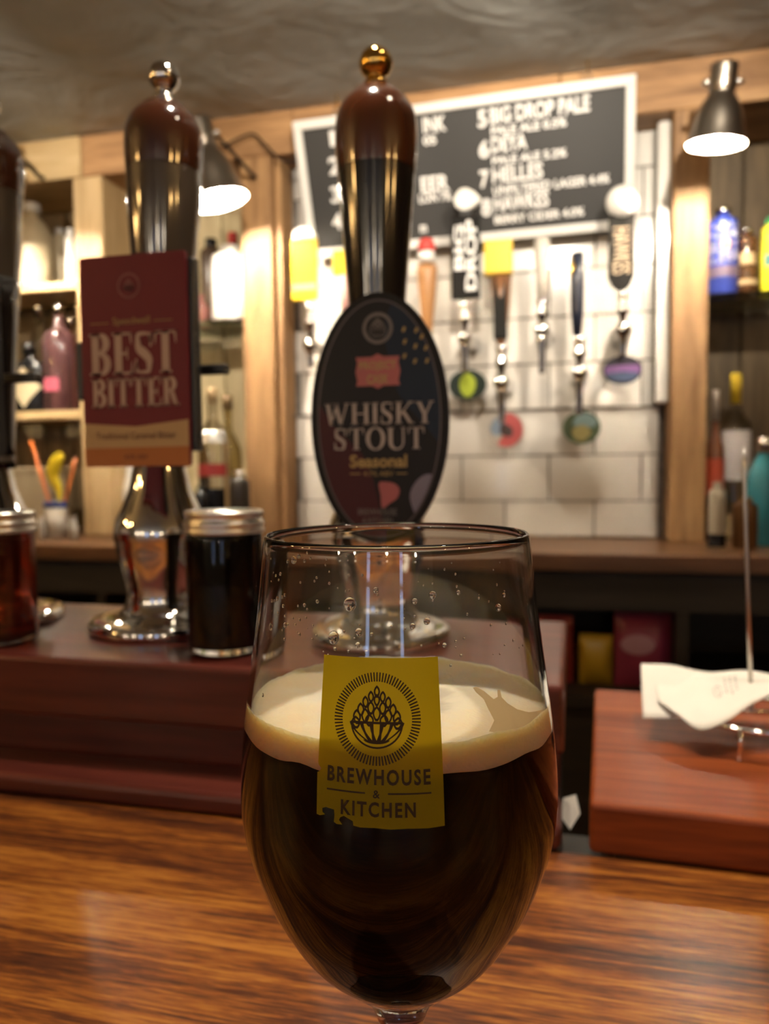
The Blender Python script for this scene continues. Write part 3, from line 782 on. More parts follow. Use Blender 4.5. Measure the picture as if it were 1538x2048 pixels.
# ---- oval whisky stout clip
YC1 = .484
c1 = at(757, 838, YC1); dpp = depth(c1) / F
rx, ry = 142 * dpp, 250 * dpp
def oval(sx, sy, n=64): return [(rx * sx * math.cos(2 * PI * k / n), ry * sy * math.sin(2 * PI * k / n)) for k in range(n)]
off1 = c1 - p1.location
cl = plate('clip', oval(1, 1), .004, M['clip_rim'], p1, off1); cl['label'] = 'oval black clip lettered WHISKY STOUT'
def q1(u, v): return ((u - 757) * dpp, (838 - v) * dpp)
Print().strip(oval(.90, .945), oval(.875, .930), True).build('rim_line', M['clip_line'], cl, off=.0003)
Print().poly(oval(.875, .93)).build('face', M['clip_black'], cl, off=.00025)
CLP = oval(.873, .928)
def art(name, pts, m, off, sm=True):
    p_ = blob([q1(*q) for q in pts]) if sm else [q1(*q) for q in pts]
    Print().poly(clip_poly(p_, CLP)).build(name, m, cl, off=off)
art('navy_print', [(800, 600), (770, 660), (782, 720), (800, 790), (850, 850), (900, 900), (960, 860), (960, 640), (880, 580)], M['w_navy'], .00045)
art('maroon_print', [(600, 760), (640, 815), (672, 860), (720, 905), (745, 960), (758, 1020), (772, 1090), (700, 1110), (560, 1040), (560, 820)], M['w_maroon'], .00045)
art('pink_print', [(757, 966), (775, 964), (792, 969), (799, 981), (794, 996), (780, 1006), (763, 1016), (760, 990)], M['w_pink'], .0006)
art('lavender_print', [(862, 949), (838, 958), (822, 982), (822, 1005), (834, 1030), (860, 1020), (890, 970)], M['w_lav'], .0006)
bd = [(712, 715), (745, 715), (757, 709), (769, 715), (802, 715), (799, 726), (803, 744), (799, 762), (802, 772), (769, 772), (757, 778), (745, 772), (712, 772), (715, 762), (711, 744), (715, 726)]
art('badge', bd, M['w_badge'], .0006, False)
pr = Print(); pr.text('PROJECT', *q1(757, 734), w=76 * dpp, h=20 * dpp, bold=.02); pr.text('CASK', *q1(757, 759), w=44 * dpp, h=18 * dpp, bold=.02)
pr.build('badge_lettering', M['w_gold'], cl, off=.0009)
pr = Print(); pr.text('Seasonal', *q1(756, 922), w=118 * dpp, h=26 * dpp, bold=.03); pr.text('4.7% ABV', *q1(756, 947), w=62 * dpp, h=10 * dpp)
for xa, xb in ((697, 719), (793, 815)): pr.poly([q1(xa, 946), q1(xb, 946), q1(xb, 948), q1(xa, 948)])
pr.build('gold_lettering', M['w_gold'], cl, off=.0009); pr = Print()
for u_, v_ in ((811, 664), (836, 667), (813, 688), (834, 698), (855, 702), (812, 716), (833, 727), (857, 727), (847, 680)):
    x_, y_ = q1(u_, v_); s_ = 4.2 * dpp; pr.poly([(x_ - s_, y_ - s_), (x_ + s_ * .2, y_ - s_ * 1.2), (x_ + s_, y_ + s_), (x_ - s_ * .3, y_ + s_ * 1.2)])
pr.build('gold_specks', M['w_gold'], cl, off=.0009)
pr = Print(); serif(pr, 'WHISKY', *q1(758, 827), 224 * dpp, 44 * dpp, T=.17, t=.06); serif(pr, 'STOUT', *q1(757, 877), 186 * dpp, 44 * dpp, T=.17, t=.06)
pr.build('pale_lettering', M['w_text'], cl, off=.0009)
pr = Print(); x_, y_ = q1(758, 659); pr.ring(x_, y_, 24 * dpp, 31 * dpp); hop(pr, x_, y_ , 30 * dpp, ticks=0, lw=.035)
pr.build('grey_emblem', M['w_grey'], cl, off=.0009); pr = Print(); pr.text('BREWHOUSE', *q1(753, 1024), w=80 * dpp, h=13 * dpp, bold=.01); pr.text('& KITCHEN', *q1(753, 1041), w=62 * dpp, h=11 * dpp, bold=.01)
pr.build('brewery_lettering', M['w_grey'], cl, off=.0009)
br = tube('clip_bracket', [(off1.x, off1.y + .004, off1.z - .01), (off1.x * .5, off1.y * .5, off1.z - .01), (0, -.012, off1.z - .01)], .004, M['black'], p1)

# ---- rectangular best bitter clip
YC2 = .474
TLc, BRc = at(157, 515, YC2), at(381, 932, YC2)
TRc = at(383, 500, YC2)
w2 = BRc.x - TLc.x; h2 = (TRc.z + TLc.z) / 2 - BRc.z
o2 = Vector(((TLc.x + BRc.x) / 2, YC2, BRc.z + h2 / 2)) - p2.location
def rrect(w_, h_, r_, n=5):
    pts = []
    for cx_, cy_, a0 in ((w_ / 2 - r_, h_ / 2 - r_, 0), (-w_ / 2 + r_, h_ / 2 - r_, PI / 2), (-w_ / 2 + r_, -h_ / 2 + r_, PI), (w_ / 2 - r_, -h_ / 2 + r_, 1.5 * PI)):
        for k in range(n + 1): pts.append((cx_ + r_ * math.cos(a0 + PI / 2 * k / n), cy_ + r_ * math.sin(a0 + PI / 2 * k / n)))
    return pts
c2o = plate('clip', rrect(w2, h2, .0022), .003, M['maroon'], p2, o2); c2o['label'] = 'maroon clip lettered BEST BITTER'
def q2(u, v): return ((u - 269) / 224 * w2, (719 - v) / 424 * h2)     # on the clip's own face
x0_, x1_ = -w2 / 2 + .0004, w2 / 2 - .0004
Print().poly([(x0_, q2(0, 842)[1]), (0, q2(0, 850)[1]), (x1_, q2(0, 838)[1]), (x1_, -h2 / 2 + .0004), (x0_, -h2 / 2 + .0004)]).build('cream_band', M['cream_print'], c2o, off=.0003)
Print().poly([(x0_, q2(0, 893)[1]), (x1_, q2(0, 891)[1]), (x1_, -h2 / 2 + .0005), (x0_, -h2 / 2 + .0005)]).build('orange_band', M['orange_print'], c2o, off=.0005)
pr = Print(); serif(pr, 'BEST', *q2(267, 703), 184 / 224 * w2, 84 / 424 * h2, T=.24, t=.06, gap=.06); serif(pr, 'BITTER', *q2(269, 781), 184 / 224 * w2, 58 / 424 * h2, T=.22, t=.07, gap=.05)
pr.build('beige_lettering', M['letter_beige'], c2o, off=.0004)
pr = Print(); x_, y_ = q2(263, 569); s_ = w2 / 224; pr.ring(x_, y_, 20 * s_, 24 * s_); hop(pr, x_, y_, 19 * s_, ticks=0, lw=.05)
pr.build('emblem', M['emblem_maroon'], c2o, off=.0004)
pr = Print(); pr.text('Speedwell', *q2(266, 640), w=78 * s_, h=18 * s_)
for xa, xb in ((178, 218), (313, 352)): pr.poly([q2(xa, 640), q2(xb, 640), q2(xb, 641.5), q2(xa, 641.5)])
pr.build('gold_lettering', M['w_gold'], c2o, off=.0004)
pr = Print(); pr.text('Traditional Caramel Bitter', *q2(269, 868), w=170 * s_, h=13 * s_, bold=.008); pr.text('4.0% ABV', *q2(269, 911), w=50 * s_, h=9 * s_, bold=.01)
pr.build('brown_lettering', M['print_brown'], c2o, off=.0008)
def bracket(p_, ofs_x, label=None):
    """black clamp behind a clip, its thumb bar pointing right"""
    zc = at(420, 740, .50).z - ZL
    box('clip_clamp', ofs_x, ofs_x + .052, -.040, -.032, zc - .0035, zc + .0035, M['black'], p_, .0012)
    box('clip_mount', -.030, -.016, -.0575, -.012, zc - .02, zc + .02, M['black'], p_, .0015)
xr = at(457, 740, .50).x - p2.location.x
bracket(p2, xr - .052); bracket(p3, xr - .052 + .006)
# black edge profile that the best bitter clip slides into
box('clip_channel', o2.x + w2 / 2 - .010, o2.x + w2 / 2 + .0045, o2.y + .0032, o2.y + .011, o2.z - h2 / 2 + .01, o2.z + h2 / 2 - .004, M['black'], p2, .001)
box('clip_channel', o2.x + w2 / 2 - .010, o2.x + w2 / 2 + .0045, o2.y + .0032, o2.y + .011, o2.z - h2 / 2 + .01, o2.z + h2 / 2 - .004, M['black'], p3, .001)

# ================================================================== SAMPLE JARS
def jar(u, vfront, R_, H_, label, liq):
    f = atz(u, vfront, ZL); d = Vector((f.x, f.y)).normalized() * R_
    r = thing('sample_jar', label, 'jar', (f.x + d.x, f.y + d.y, ZL), (0, 0, 0), 'sample jars on the ledge')
    b0 = [(0, .0003), (R_ * .86, .0003), (R_ * .97, .0025), (R_, .007), (R_, H_ * .80), (R_ * .985, H_ * .835), (R_ * .95, H_ * .85), (R_ * .95, H_ * .96)]
    th = .0014
    ins = [(q - th, z) for q, z in b0[4:]][::-1] + [(R_ - th, .009), (R_ * .93 - th, .0055), (0, .0055)]
    lathe('glass_body', b0 + ins, M['glass'], r, seg=56)
    lv = H_ * .90
    lathe('beer', [(0, .0054), (R_ * .93 - th + .0001, .0054), (R_ - th + .0001, .009), (R_ - th + .0001, H_ * .80), (R_ * .985 - th + .0001, H_ * .835), (R_ * .95 - th + .0001, H_ * .85), (R_ * .95 - th + .0001, lv), (0, lv)], liq, r, seg=56)
    l0, l1 = H_ * .845, H_
    pr_ = [(R_ * .955, l0), (R_ * 1.035, l0), (R_ * 1.05, l0 + .0012), (R_ * 1.04, l0 + .0025), (R_ * 1.0, l0 + .0034), (R_ * 1.035, l0 + .0048), (R_ * 1.045, l0 + .0062), (R_ * 1.03, l0 + .0074), (R_ * .985, l0 + .0086), (R_ * .985, l1 - .0035), (R_ * 1.02, l1 - .0026), (R_ * 1.02, l1 - .0012), (R_ * .99, l1 - .0002), (R_ * .93, l1), (R_ * .90, l1 - .0009), (0, l1 - .0009)]
    lathe('lid', pr_, M['lid'], r, seg=56)
    return r
jar(454, 1319, .0258, .0955, 'sample jar of black stout with silver screw lid beside the best bitter pump', M['jar_stout'])
jar(2, 1298, .0256, .0945, 'sample jar of red brown beer with silver lid at the left edge', M['jar_bitter'])

# ================================================================== RECEIPT SPIKE
ft = atz(1480, 1522, flap_z)
rc = Vector((ft.x + .014, ft.y + .034, flap_z)); Rr = math.hypot(.014, .034)
zr = at(1480, 1460, ft.y).z - flap_z
r = thing('receipt_spike', 'chrome wire receipt spike on the red brown slab', 'receipt spike', rc)
tube('ring', [(Rr * math.cos(2 * PI * k / 40), Rr * math.sin(2 * PI * k / 40), zr) for k in range(40)], .0016, M['chrome'], r, 8, True)
tube('crossbar', [(-Rr, .004, zr), (-.01, .004, zr + .0005), (Rr, .004, zr)], .0014, M['chrome'], r)
a0 = math.atan2(-.034, -.014)
for k in range(3):
    a_ = a0 + 2 * PI * k / 3; c, s = Rr * math.cos(a_), Rr * math.sin(a_)
    tube('foot', [(c, s, zr + .0012), (c * 1.01, s * 1.01, zr * .6), (c * 1.03, s * 1.03, .0008)], .0017, M['chrome'], r)
top = at(1489, 895, rc.y + .004)
tube('spike', [(0, .004, zr), ((top.x - rc.x) * .5, .004, (top.z - flap_z) * .5), (top.x - rc.x, .004, top.z - flap_z - .012), (top.x - rc.x, .004, top.z - flap_z)], [.0014, .0014, .0013, .0002], M['steel'], r)
def receipt(cols, name, label, loc0, prints=True):
    rows = []
    for j in range(3): rows.append(spline([at(*c[j]) for c in cols], 6))
    n = len(rows[0]); full = []
    for i in range(n):
        full.append(spline([rows[0][i], rows[1][i], rows[2][i]], 5))
    mm = len(full[0]); base = Vector(loc0)
    V = [p - base for colm in full for p in colm]
    Fc = [(i * mm + j, (i + 1) * mm + j, (i + 1) * mm + j + 1, i * mm + j + 1) for i in range(n - 1) for j in range(mm - 1)]
    o = raw(name, V, Fc, M['paper'], None, base, None, True)
    sd = o.modifiers.new('thickness', 'SOLIDIFY'); sd.thickness = .0003; sd.offset = -1
    tag(o, label, 'receipt', 'receipts on the spike')
    return o, full, base
yo = rc.y + .004
rcA = [((1282, 1328, yo + .035), (1283, 1372, yo + .012), (1286, 1436, yo - .016)), ((1340, 1330, yo + .035), (1342, 1374, yo + .012), (1345, 1436, yo - .016)), ((1390, 1341, yo + .034), (1392, 1378, yo + .012), (1395, 1432, yo - .012)), ((1440, 1347, yo + .034), (1442, 1380, yo + .012), (1445, 1424, yo - .01)), ((1500, 1350, yo + .034), (1502, 1380, yo + .012), (1505, 1412, yo - .008))]
o_, _, _ = receipt(rcA, 'receipt', 'lower white paper receipt with a square left end on the spike', at(1340, 1400, yo))
rcB = [((1310, 1352, yo + .026), (1312, 1378, yo + .008), (1316, 1402, yo - .006)), ((1350, 1350, yo + .03), (1352, 1388, yo + .002), (1356, 1430, yo - .022)), ((1395, 1344, yo + .032), (1390, 1392, yo - .004), (1400, 1459, yo - .036)), ((1430, 1345, yo + .03), (1435, 1386, yo - .002), (1455, 1441, yo - .03)), ((1490, 1341, yo + .028), (1492, 1366, yo), (1503, 1409, yo - .02)), ((1560, 1352, yo + .024), (1562, 1362, yo), (1568, 1378, yo - .014))]
o_, full, base = receipt(rcB, 'receipt', 'upper curling white till receipt with faint print on the spike', at(1400, 1400, yo))
def on_paper(fi, fj):
    n, m_ = len(full) - 1, len(full[0]) - 1
    i, j = min(int(fi * n), n - 1), min(int(fj * m_), m_ - 1); a_, b_ = fi * n - i, fj * m_ - j
    return (full[i][j] * (1 - a_) * (1 - b_) + full[i + 1][j] * a_ * (1 - b_) + full[i][j + 1] * (1 - a_) * b_ + full[i + 1][j + 1] * a_ * b_) - base
pr = Print()
for k in range(24):
    if k % 8 == 7: continue
    pr.poly([(.60 + .034 * math.cos(2 * PI * k / 24), .48 + .12 * math.sin(2 * PI * k / 24)), (.60 + .034 * math.cos(2 * PI * (k + 1) / 24), .48 + .12 * math.sin(2 * PI * (k + 1) / 24)), (.60 + .029 * math.cos(2 * PI * (k + 1) / 24), .48 + .10 * math.sin(2 * PI * (k + 1) / 24)), (.60 + .029 * math.cos(2 * PI * k / 24), .48 + .10 * math.sin(2 * PI * k / 24))])
pr.poly([(.59, .42), (.595, .42), (.612, .54), (.607, .54)])
rr = random.Random(5)
for j in range(3):
    x_ = .66 + j * .035
    y_ = .2
    while y_ < .6:
        l_ = rr.uniform(.03, .08); pr.poly([(x_, y_), (x_ + .010, y_), (x_ + .010, y_ + l_), (x_, y_ + l_)]); y_ += l_ + .035
pr.build('till_print', M['ink'], o_, lambda x, y, o: on_paper(x, y) + Vector((0, -.0003, .0006)))

# ================================================================== LETTER BOARD
bTL, bTR, bBL = at(587, 243, 1.60), at(1277, 146, 1.60), at(626, 512, 1.69)
BWd = bTR.x - bTL.x; ztop = (bTL.z + bTR.z) / 2; Bh = math.hypot(ztop - bBL.z, .09); tilt = math.asin(.09 / Bh)
bo = Vector((bTL.x + BWd / 2, 1.69, bBL.z))
r = thing('menu_board', 'black letter board in a white frame listing numbered beers above the taps', 'menu board', bo, (tilt, 0, 0))
r.rotation_euler = (tilt, math.asin((bTL.z - bTR.z) / BWd), 0)
fw_ = .0185
for nm, x0, x1, z0, z1 in (('frame_rail', -BWd / 2, BWd / 2, Bh - fw_, Bh), ('frame_rail', -BWd / 2, BWd / 2, 0, fw_), ('frame_stile', -BWd / 2, -BWd / 2 + fw_, fw_, Bh - fw_), ('frame_stile', BWd / 2 - fw_, BWd / 2, fw_, Bh - fw_)):
    box(nm, x0, x1, 0, .016, z0, z1, M['white'], r, .0015)
pan = box('felt_panel', -BWd / 2 + fw_ * .8, BWd / 2 - fw_ * .8, .006, .014, fw_ * .8, Bh - fw_ * .8, M['board'], r)
bpy.context.view_layer.update()
Rm = Matrix.Rotation(r.rotation_euler[1], 3, 'Y') @ Matrix.Rotation(tilt, 3, 'X')
Rm = r.rotation_euler.to_matrix()
ex, ey, ez = Rm.col[0], Rm.col[1], Rm.col[2]
def bxy(u, v):
    d = ray(u, v); s = ((bo - CAM).dot(ey)) / d.dot(ey); p = CAM + d * s - bo; return p.dot(ex), p.dot(ez)
def btext(s, l, rr_, h):
    pr = Print()
    (x0, y0), (x1, y1) = bxy(*l), bxy(*rr_); hh_ = bxy(l[0], l[1] - h)[1] - y0
    pr.text(s, (x0 + x1) / 2, (y0 + y1) / 2 + hh_ / 2, w=x1 - x0, h=hh_, bold=.03)
    pr.build('letter_row', M['letter'], r, lambda x, y, o: (x, .0055, y))
for row in [('5', (956, 256), (974, 254), 36), ('BIG DROP PALE', (980, 245), (1180, 226), 34), ('PALE ALE 0.5%', (982, 269), (1133, 254), 18), ('6', (958, 317), (979, 315), 36), ('DEYA', (983, 305), (1054, 298), 32), ('PALE ALE 5.2%', (984, 329), (1133, 314), 17), ('7', (960, 377), (978, 375), 36), ('HELLES', (985, 366), (1086, 357), 32), ('UNFILTERED LAGER 4.4%', (986, 390), (1219, 366), 18), ('8', (963, 434), (983, 432), 36), ('HAWKES', (988, 424), (1098, 413), 32), ('BERRY CIDER 4.0%', (989, 449), (1168, 431), 17),
            ('1', (660, 293), (671, 292), 32), ('2', (658, 350), (680, 348), 36), ('3', (662, 407), (682, 405), 34), ('4', (665, 460), (684, 458), 33), ('INK', (846, 266), (892, 261), 32), ('05', (846, 291), (872, 288), 19), ('EER', (842, 386), (898, 380), 32), ('LON 7%', (838, 407), (902, 401), 19), ('m', (840, 466), (853, 465), 15)]:
    btext(*row)
for u_, v_ in ((672, 232), (1175, 162)):
    lx, lz = bxy(u_, v_); wp = bo + ex * lx + ez * Bh
    gap_ = ZC - wp.z - .004
    h_ = thing('board_hook', 'brass hook and ring holding up the %s top corner of the menu board' % ('left' if u_ < 900 else 'right'), 'hook', (wp.x, wp.y + .006, wp.z + .0008), (0, 0, 0), 'hooks of the menu board')
    tube('ring', [(.007 * math.cos(2 * PI * k / 16), 0, .0085 + .007 * math.sin(2 * PI * k / 16)) for k in range(16)], .0014, M['chrome'], h_, 6, True)
    tube('ring', [(0, .006 * math.cos(2 * PI * k / 16), .021 + .006 * math.sin(2 * PI * k / 16)) for k in range(16)], .0013, M['brass'], h_, 6, True)
    tube('hook', [(0, 0, .027), (0, .004, .032), (0, 0, .036), (0, 0, gap_ - .002)], .0016, M['brass'], h_, 6)

# ================================================================== SHELF LAMPS
def lamp(u, v, Y, hwpx, tilt_x, tilt_y, label, cord=True):
    c = at(u, v, Y); R_ = hwpx * depth(c) / F
    r = thing('shelf_lamp', label, 'lamp', c, (tilt_x, tilt_y, 0), 'lamps over the bottle shelves')
    s = R_ / .052
    prof = [(.052, 0), (.0515, .003), (.047, .018), (.043, .038), (.038, .056), (.030, .072), (.0235, .082), (.0225, .090), (.0235, .094), (.0235, .128), (.021, .134), (0, .135)]
    prof = [(q * s, z * s) for q, z in prof]
    th = .0012
    lathe('shade', smooth_prof(prof, 2), M['shade_out'], r, seg=48)
    lathe('shade_lining', [((q - th), z + .0002) for q, z in smooth_prof(prof[:6], 2)] + [(.012 * s, .0722 * s), (0, .0722 * s)], M['shade_in'], r, seg=48)
    link('bulb', sphere_me('bulb', .019 * s, 1, 1, 1.15, 12, 8), M['bulb'], r, (0, 0, .036 * s))
    lathe('bulb_holder', [(0, .071 * s), (.010 * s, .071 * s), (.011 * s, .052 * s), (0, .052 * s)], M['white'], r, seg=20)
    link('wing_knob', sphere_me('wing_knob', .006, 1.4, 1, 1), M['steel'], r, (.027 * s, 0, .105 * s))
    link('wing_knob', sphere_me('wing_knob', .006, 1.4, 1, 1), M['steel'], r, (-.027 * s, 0, .105 * s))
    Rm = Matrix.Rotation(0, 3, 'Z') @ r.rotation_euler.to_matrix(); inv = Rm.inverted()
    tipw = Vector((c.x + .02, 1.649, min(c.z + .10, ZC - .03)))
    e1 = inv @ (tipw - c)
    tube('arm', spline([(.02 * s, .0, .100 * s), (.02 * s, .03, .108 * s), (e1.x, e1.y - .02, e1.z), (e1.x, e1.y, e1.z)], 5), .0045, M['black_matt'], r)
    return r
lamp(1432, 290, 1.50, 58, math.radians(5), math.radians(4.5), 'brushed metal bell lamp lit beside the white framed menu board')
l2 = lamp(436, 402, 1.50, 62, math.radians(4), math.radians(-13), 'lit bell lamp half hidden behind the best bitter pump')
l3 = lamp(-28, 395, 1.48, 60, math.radians(2), math.radians(-4), 'lit bell lamp past the left picture edge over the ceramic flagon')
# cable looping along the beam
pts = [at(392, 262, 1.62), at(440, 292, 1.628), at(470, 280, 1.632), at(505, 268, 1.634), at(530, 290, 1.634), at(560, 318, 1.640), at(590, 322, 1.645), at(625, 310, 1.645)]
base = pts[0]
tag(tube('lamp_cable', spline([p - base for p in pts], 6), .0026, M['black_matt'], None, loc=base), 'black cable looping along the beam beside the menu board', 'cable')

# ================================================================== KEG TAPS
def badge(r, base, u, v, Y, hx, hy, cols):
    c = at(u, v, Y); s = depth(c) / F; rx_, ry_ = hx * s, hy * s
    o = c - base
    oc = [(rx_ * math.cos(2 * PI * k / 28), ry_ * math.sin(2 * PI * k / 28)) for k in range(28)]
    b_ = plate('badge', oc, .005, cols[0], r, o)
    x = Print().strip([(p[0] * .99, p[1] * .99) for p in oc], [(p[0] * .9, p[1] * .9) for p in oc], True); x.build('badge_rim', M['chrome'] if cols[0] is None else cols[0], b_, off=.0006)
    for pts, m_ in cols[1:]:
        q = blob([(px * rx_, py * ry_) for px, py in pts], 4)
        Print().poly(clip_poly(q, [(p[0] * .9, p[1] * .9) for p in oc])).build('badge_print', m_, b_, off=.0005 + .0002 * len(b_.children))
    # stalk to the tap body
    return o
def tap(u, label, v_hb, v_body, v_sp, handle, bdg=None, Y=1.62, scale=1.0):
    """v_hb: bottom of the handle, v_body: faucet joint, v_sp: spout end"""
    zb = at(u, v_sp, Y); base = Vector((zb.x, Y, zb.z))
    r = thing('beer_tap', label, 'beer tap', base, (0, 0, 0), 'keg taps on the tiled wall')
    H = lambda v: at(u, v, Y).z - base.z
    zj, zh = H(v_body), H(v_hb); s = scale
    lathe('spout', [(0, .0002), (.0068 * s, .0002), (.0072 * s, .004), (.0075 * s, zj * .55), (.0105 * s, zj * .75), (.0115 * s, zj), (0, zj)], M['chrome'], r, seg=24)
    link('tap_body', sphere_me('tap_body', .0165 * s, 1, 1.1, 1.15), M['chrome'], r, (0, 0, zj))
    wy = (1.728 if zj + base.z < tz0 + 3 * TR else 1.738) - Y - .0005
    tube('shank', [(0, .004, zj), (0, wy * .5, zj), (0, wy * .6, zj), (0, wy, zj)], [.012 * s, .012 * s, .012 * s, .021 * s], M['chrome'], r, 20)
    n = max(zh - zj, .01)
    lathe('collar', [(0, zj), (.0085 * s, zj + .004), (.007 * s, zj + n * .35), (.0125 * s, zj + n * .45), (.0135 * s, zj + n * .55), (.008 * s, zj + n * .68), (.011 * s, zj + n * .85), (.0125 * s, zj + n * .95), (.010 * s, zj + n), (0, zj + n)], M['chrome'], r, seg=24)
    handle(r, base, Y)
    if bdg: badge(r, base, *bdg)
    return r
def hbox(u0, u1, v0, v1, m, name='handle', dep=.016, bev=.002, pts=None):
    def f(r, base, Y):
        a_, b_ = at(u0, v1, Y), at(u1, v0, Y); cx_ = (a_.x + b_.x) / 2
        o = link(name, box_me(name, b_.x - a_.x, dep, b_.z - a_.z, bev, 2), m, r, (cx_ - base.x, -.002, a_.z - base.z)); return o
    return f
def hlathe(u, rows, m, name='handle', flat=1.0):
    def f(r, base, Y):
        pr_ = []
        for v, hw_ in rows:
            p = at(u, v, Y); pr_.append((hw_ * depth(p) / F, p.z - base.z))
        o = lathe(name, pr_, m, r, (at(u, rows[-1][0], Y).x - base.x, 0, 0), seg=28); o.scale = (1, flat, 1); return o
    return f
def seq(*fs):
    def f(r, base, Y):
        for x in fs: x(r, base, Y)
    return f
YEL = cm((.80, .52, .02)); GREY = cm((.30, .27, .22)); WHT = M['white_gloss']; BRN = cm((.36, .17, .06), .35); NAVY = cm((.015, .018, .03), .25); RED = cm((.62, .06, .05)); PNK = cm((.70, .40, .36))
def A_handle(r, base, Y):
    hbox(587, 634, 478, 603, YEL, 'yellow_sign')(r, base, Y)
    c = at(610, 478, Y); s = depth(c) / F
    plate('arched_top', [(24 * s * math.cos(k * PI / 14), 24 * s * math.sin(k * PI / 14)) for k in range(15)], .014, WHT, r, c - base + Vector((0, -.009, 0)))
    hbox(586, 635, 568, 584, GREY, 'grey_band', .0175, .001)(r, base, Y)
tap(622, 'tap with yellow and white sign handle at the left end of the row', 606, 690, 735, A_handle)
tap(697, 'tap with yellow topped pink handle mostly hidden by the stout pump', 625, 690, 735, seq(hbox(668, 712, 500, 552, YEL, 'yellow_top'), hlathe(695, [(553, 1), (554, 20), (590, 17), (622, 12), (623, 1)], PNK)))
tap(856, 'tap with tapered tan wooden handle capped in red and white', 668, 730, 790, seq(hlathe(853, [(478, 1), (480, 14), (492, 18), (503, 18), (504, 1)], RED, 'red_cap'), hlathe(853, [(504, 1), (505, 17), (524, 17), (525, 1)], WHT, 'white_cap'), hlathe(855, [(531, 1), (532, 20), (545, 21), (600, 16), (650, 11), (666, 9), (667, 1)], BRN)))
def D_handle(r, base, Y):
    p = hbox(904, 960, 432, 600, M['black_matt'], 'sign')(r, base, Y)
    c = at(935, 400, Y); s = depth(c) / F
    plate('white_drop', [(q[0] * s, q[1] * s) for q in [(28, -2), (14, 13), (0, 21), (-12, 21), (-22, 12), (-27, 0), (-22, -13), (-10, -21), (2, -21), (16, -13)]], .014, WHT, r, c - base + Vector((0, -.008, 0)))
    box('sign_neck', p.location.x - .010, p.location.x + .010, -.006, .004, p.location.z + .17, at(935, 412, Y).z - base.z, M['black'], r)
    a_, b_ = at(904, 600, Y), at(960, 432, Y); wd = b_.x - a_.x; hh_ = b_.z - a_.z
    pr_ = Print(); pr_.text('BIG', -wd * .22, hh_ * .62, w=hh_ * .55, h=wd * .34, bold=.03, rot=PI / 2); pr_.text('DROP', wd * .20, hh_ * .52, w=hh_ * .86, h=wd * .40, bold=.03, rot=PI / 2)
    pr_.build('sign_lettering', M['letter'], p, lambda x, y, o: (x, -.0084, y))
G1 = cm((.010, .022, .014), .3); G2 = cm((.34, .42, .03), .35)
tap(930, 'tap with black sign handle lettered in white under a white drop', 603, 675, 745, D_handle, (935, 770, 1.66, 38, 31, [G1, ([(-.4, .3), (0, .75), (.42, .3), (.35, -.4), (0, -.8), (-.35, -.4)], G2)]))
DB = cm((.045, .030, .022), .35)
tap(1003, 'tap with yellow block on a tapered brown and black handle', 690, 765, 845, seq(hbox(970, 1025, 481, 552, YEL, 'yellow_block', .03), hlathe(1002, [(553, 1), (554, 21), (600, 18), (660, 12), (688, 9), (689, 1)], cm((.17, .075, .03), .35), 'handle', .7), hbox(988, 1014, 556, 680, M['black_matt'], 'black_inlay', .022)), (1013, 860, 1.68, 36, 38, [cm((.55, .50, .45), .4), ([(-.9, .1), (-.3, .95), (.3, .9), (.2, .2), (-.5, -.3)], cm((.25, .33, .45))), ([(0, .9), (.8, .6), (.9, -.2), (.3, -.9), (-.5, -.8), (-.1, -.1)], cm((.60, .12, .12))), ([(-.25, .35), (.3, .1), (.25, -.35), (-.3, -.2)], cm((.08, .05, .05)))]))
tap(1084, 'tap with slim grey white handle and no badge', 598, 660, 748, seq(hlathe(1084, [(478, 1), (479, 15), (500, 16), (560, 13), (596, 10), (597, 1)], cm((.50, .46, .40), .3)), hlathe(1079, [(545, 1), (546, 6), (590, 5), (591, 1)], YEL, 'yellow_stripe')))
tap(1158, 'tap with navy and gold slim handle', 672, 745, 830, seq(hlathe(1154, [(505, 1), (506, 12), (560, 14), (620, 13), (670, 9), (671, 1)], NAVY), hlathe(1150, [(508, 1), (510, 9), (535, 12), (560, 10), (600, 9), (602, 1)], M['brass'], 'gold_figure')), (1163, 855, 1.68, 37, 33, [cm((.09, .13, .06), .35), ([(-.5, .2), (0, .9), (.8, .5), (.6, .0), (0, .1)], cm((.22, .33, .33))), ([(-.5, -.1), (.1, .15), (.5, -.3), (.1, -.8), (-.4, -.6)], cm((.38, .33, .12)))]))
def H_handle(r, base, Y):
    c = at(1242, 430, Y); s = depth(c) / F
    p = plate('paddle', [(q[0] * s, -q[1] * s) for q in [(-24, 0), (26, 0), (26, 122), (18, 140), (6, 150), (-4, 150), (-16, 140), (-24, 122)]], .014, M['black_matt'], r, c - base + Vector((0, -.008, 0)))
    link('white_ball', sphere_me('white_ball', 33 * s, 1, .75, 1), WHT, r, at(1245, 404, Y) - base)
    pr_ = Print().text('HAWKES', 1 * s, -72 * s, w=92 * s, h=34 * s, bold=.01, rot=-PI / 2); pr_.build('paddle_lettering', cm((.45, .33, .20)), p, off=.0004)
tap(1245, 'tap with black paddle handle under a white ball at the right end', 582, 660, 712, H_handle, (1245, 740, 1.64, 38, 29, [cm((.022, .018, .03), .3), ([(-1, .25), (1, .3), (1, -.25), (0, -.1), (-1, -.3)], cm((.22, .10, .30))), ([(-.8, -.25), (0, -.15), (.8, -.25), (.5, -.7), (-.5, -.7)], cm((.06, .09, .18)))]))

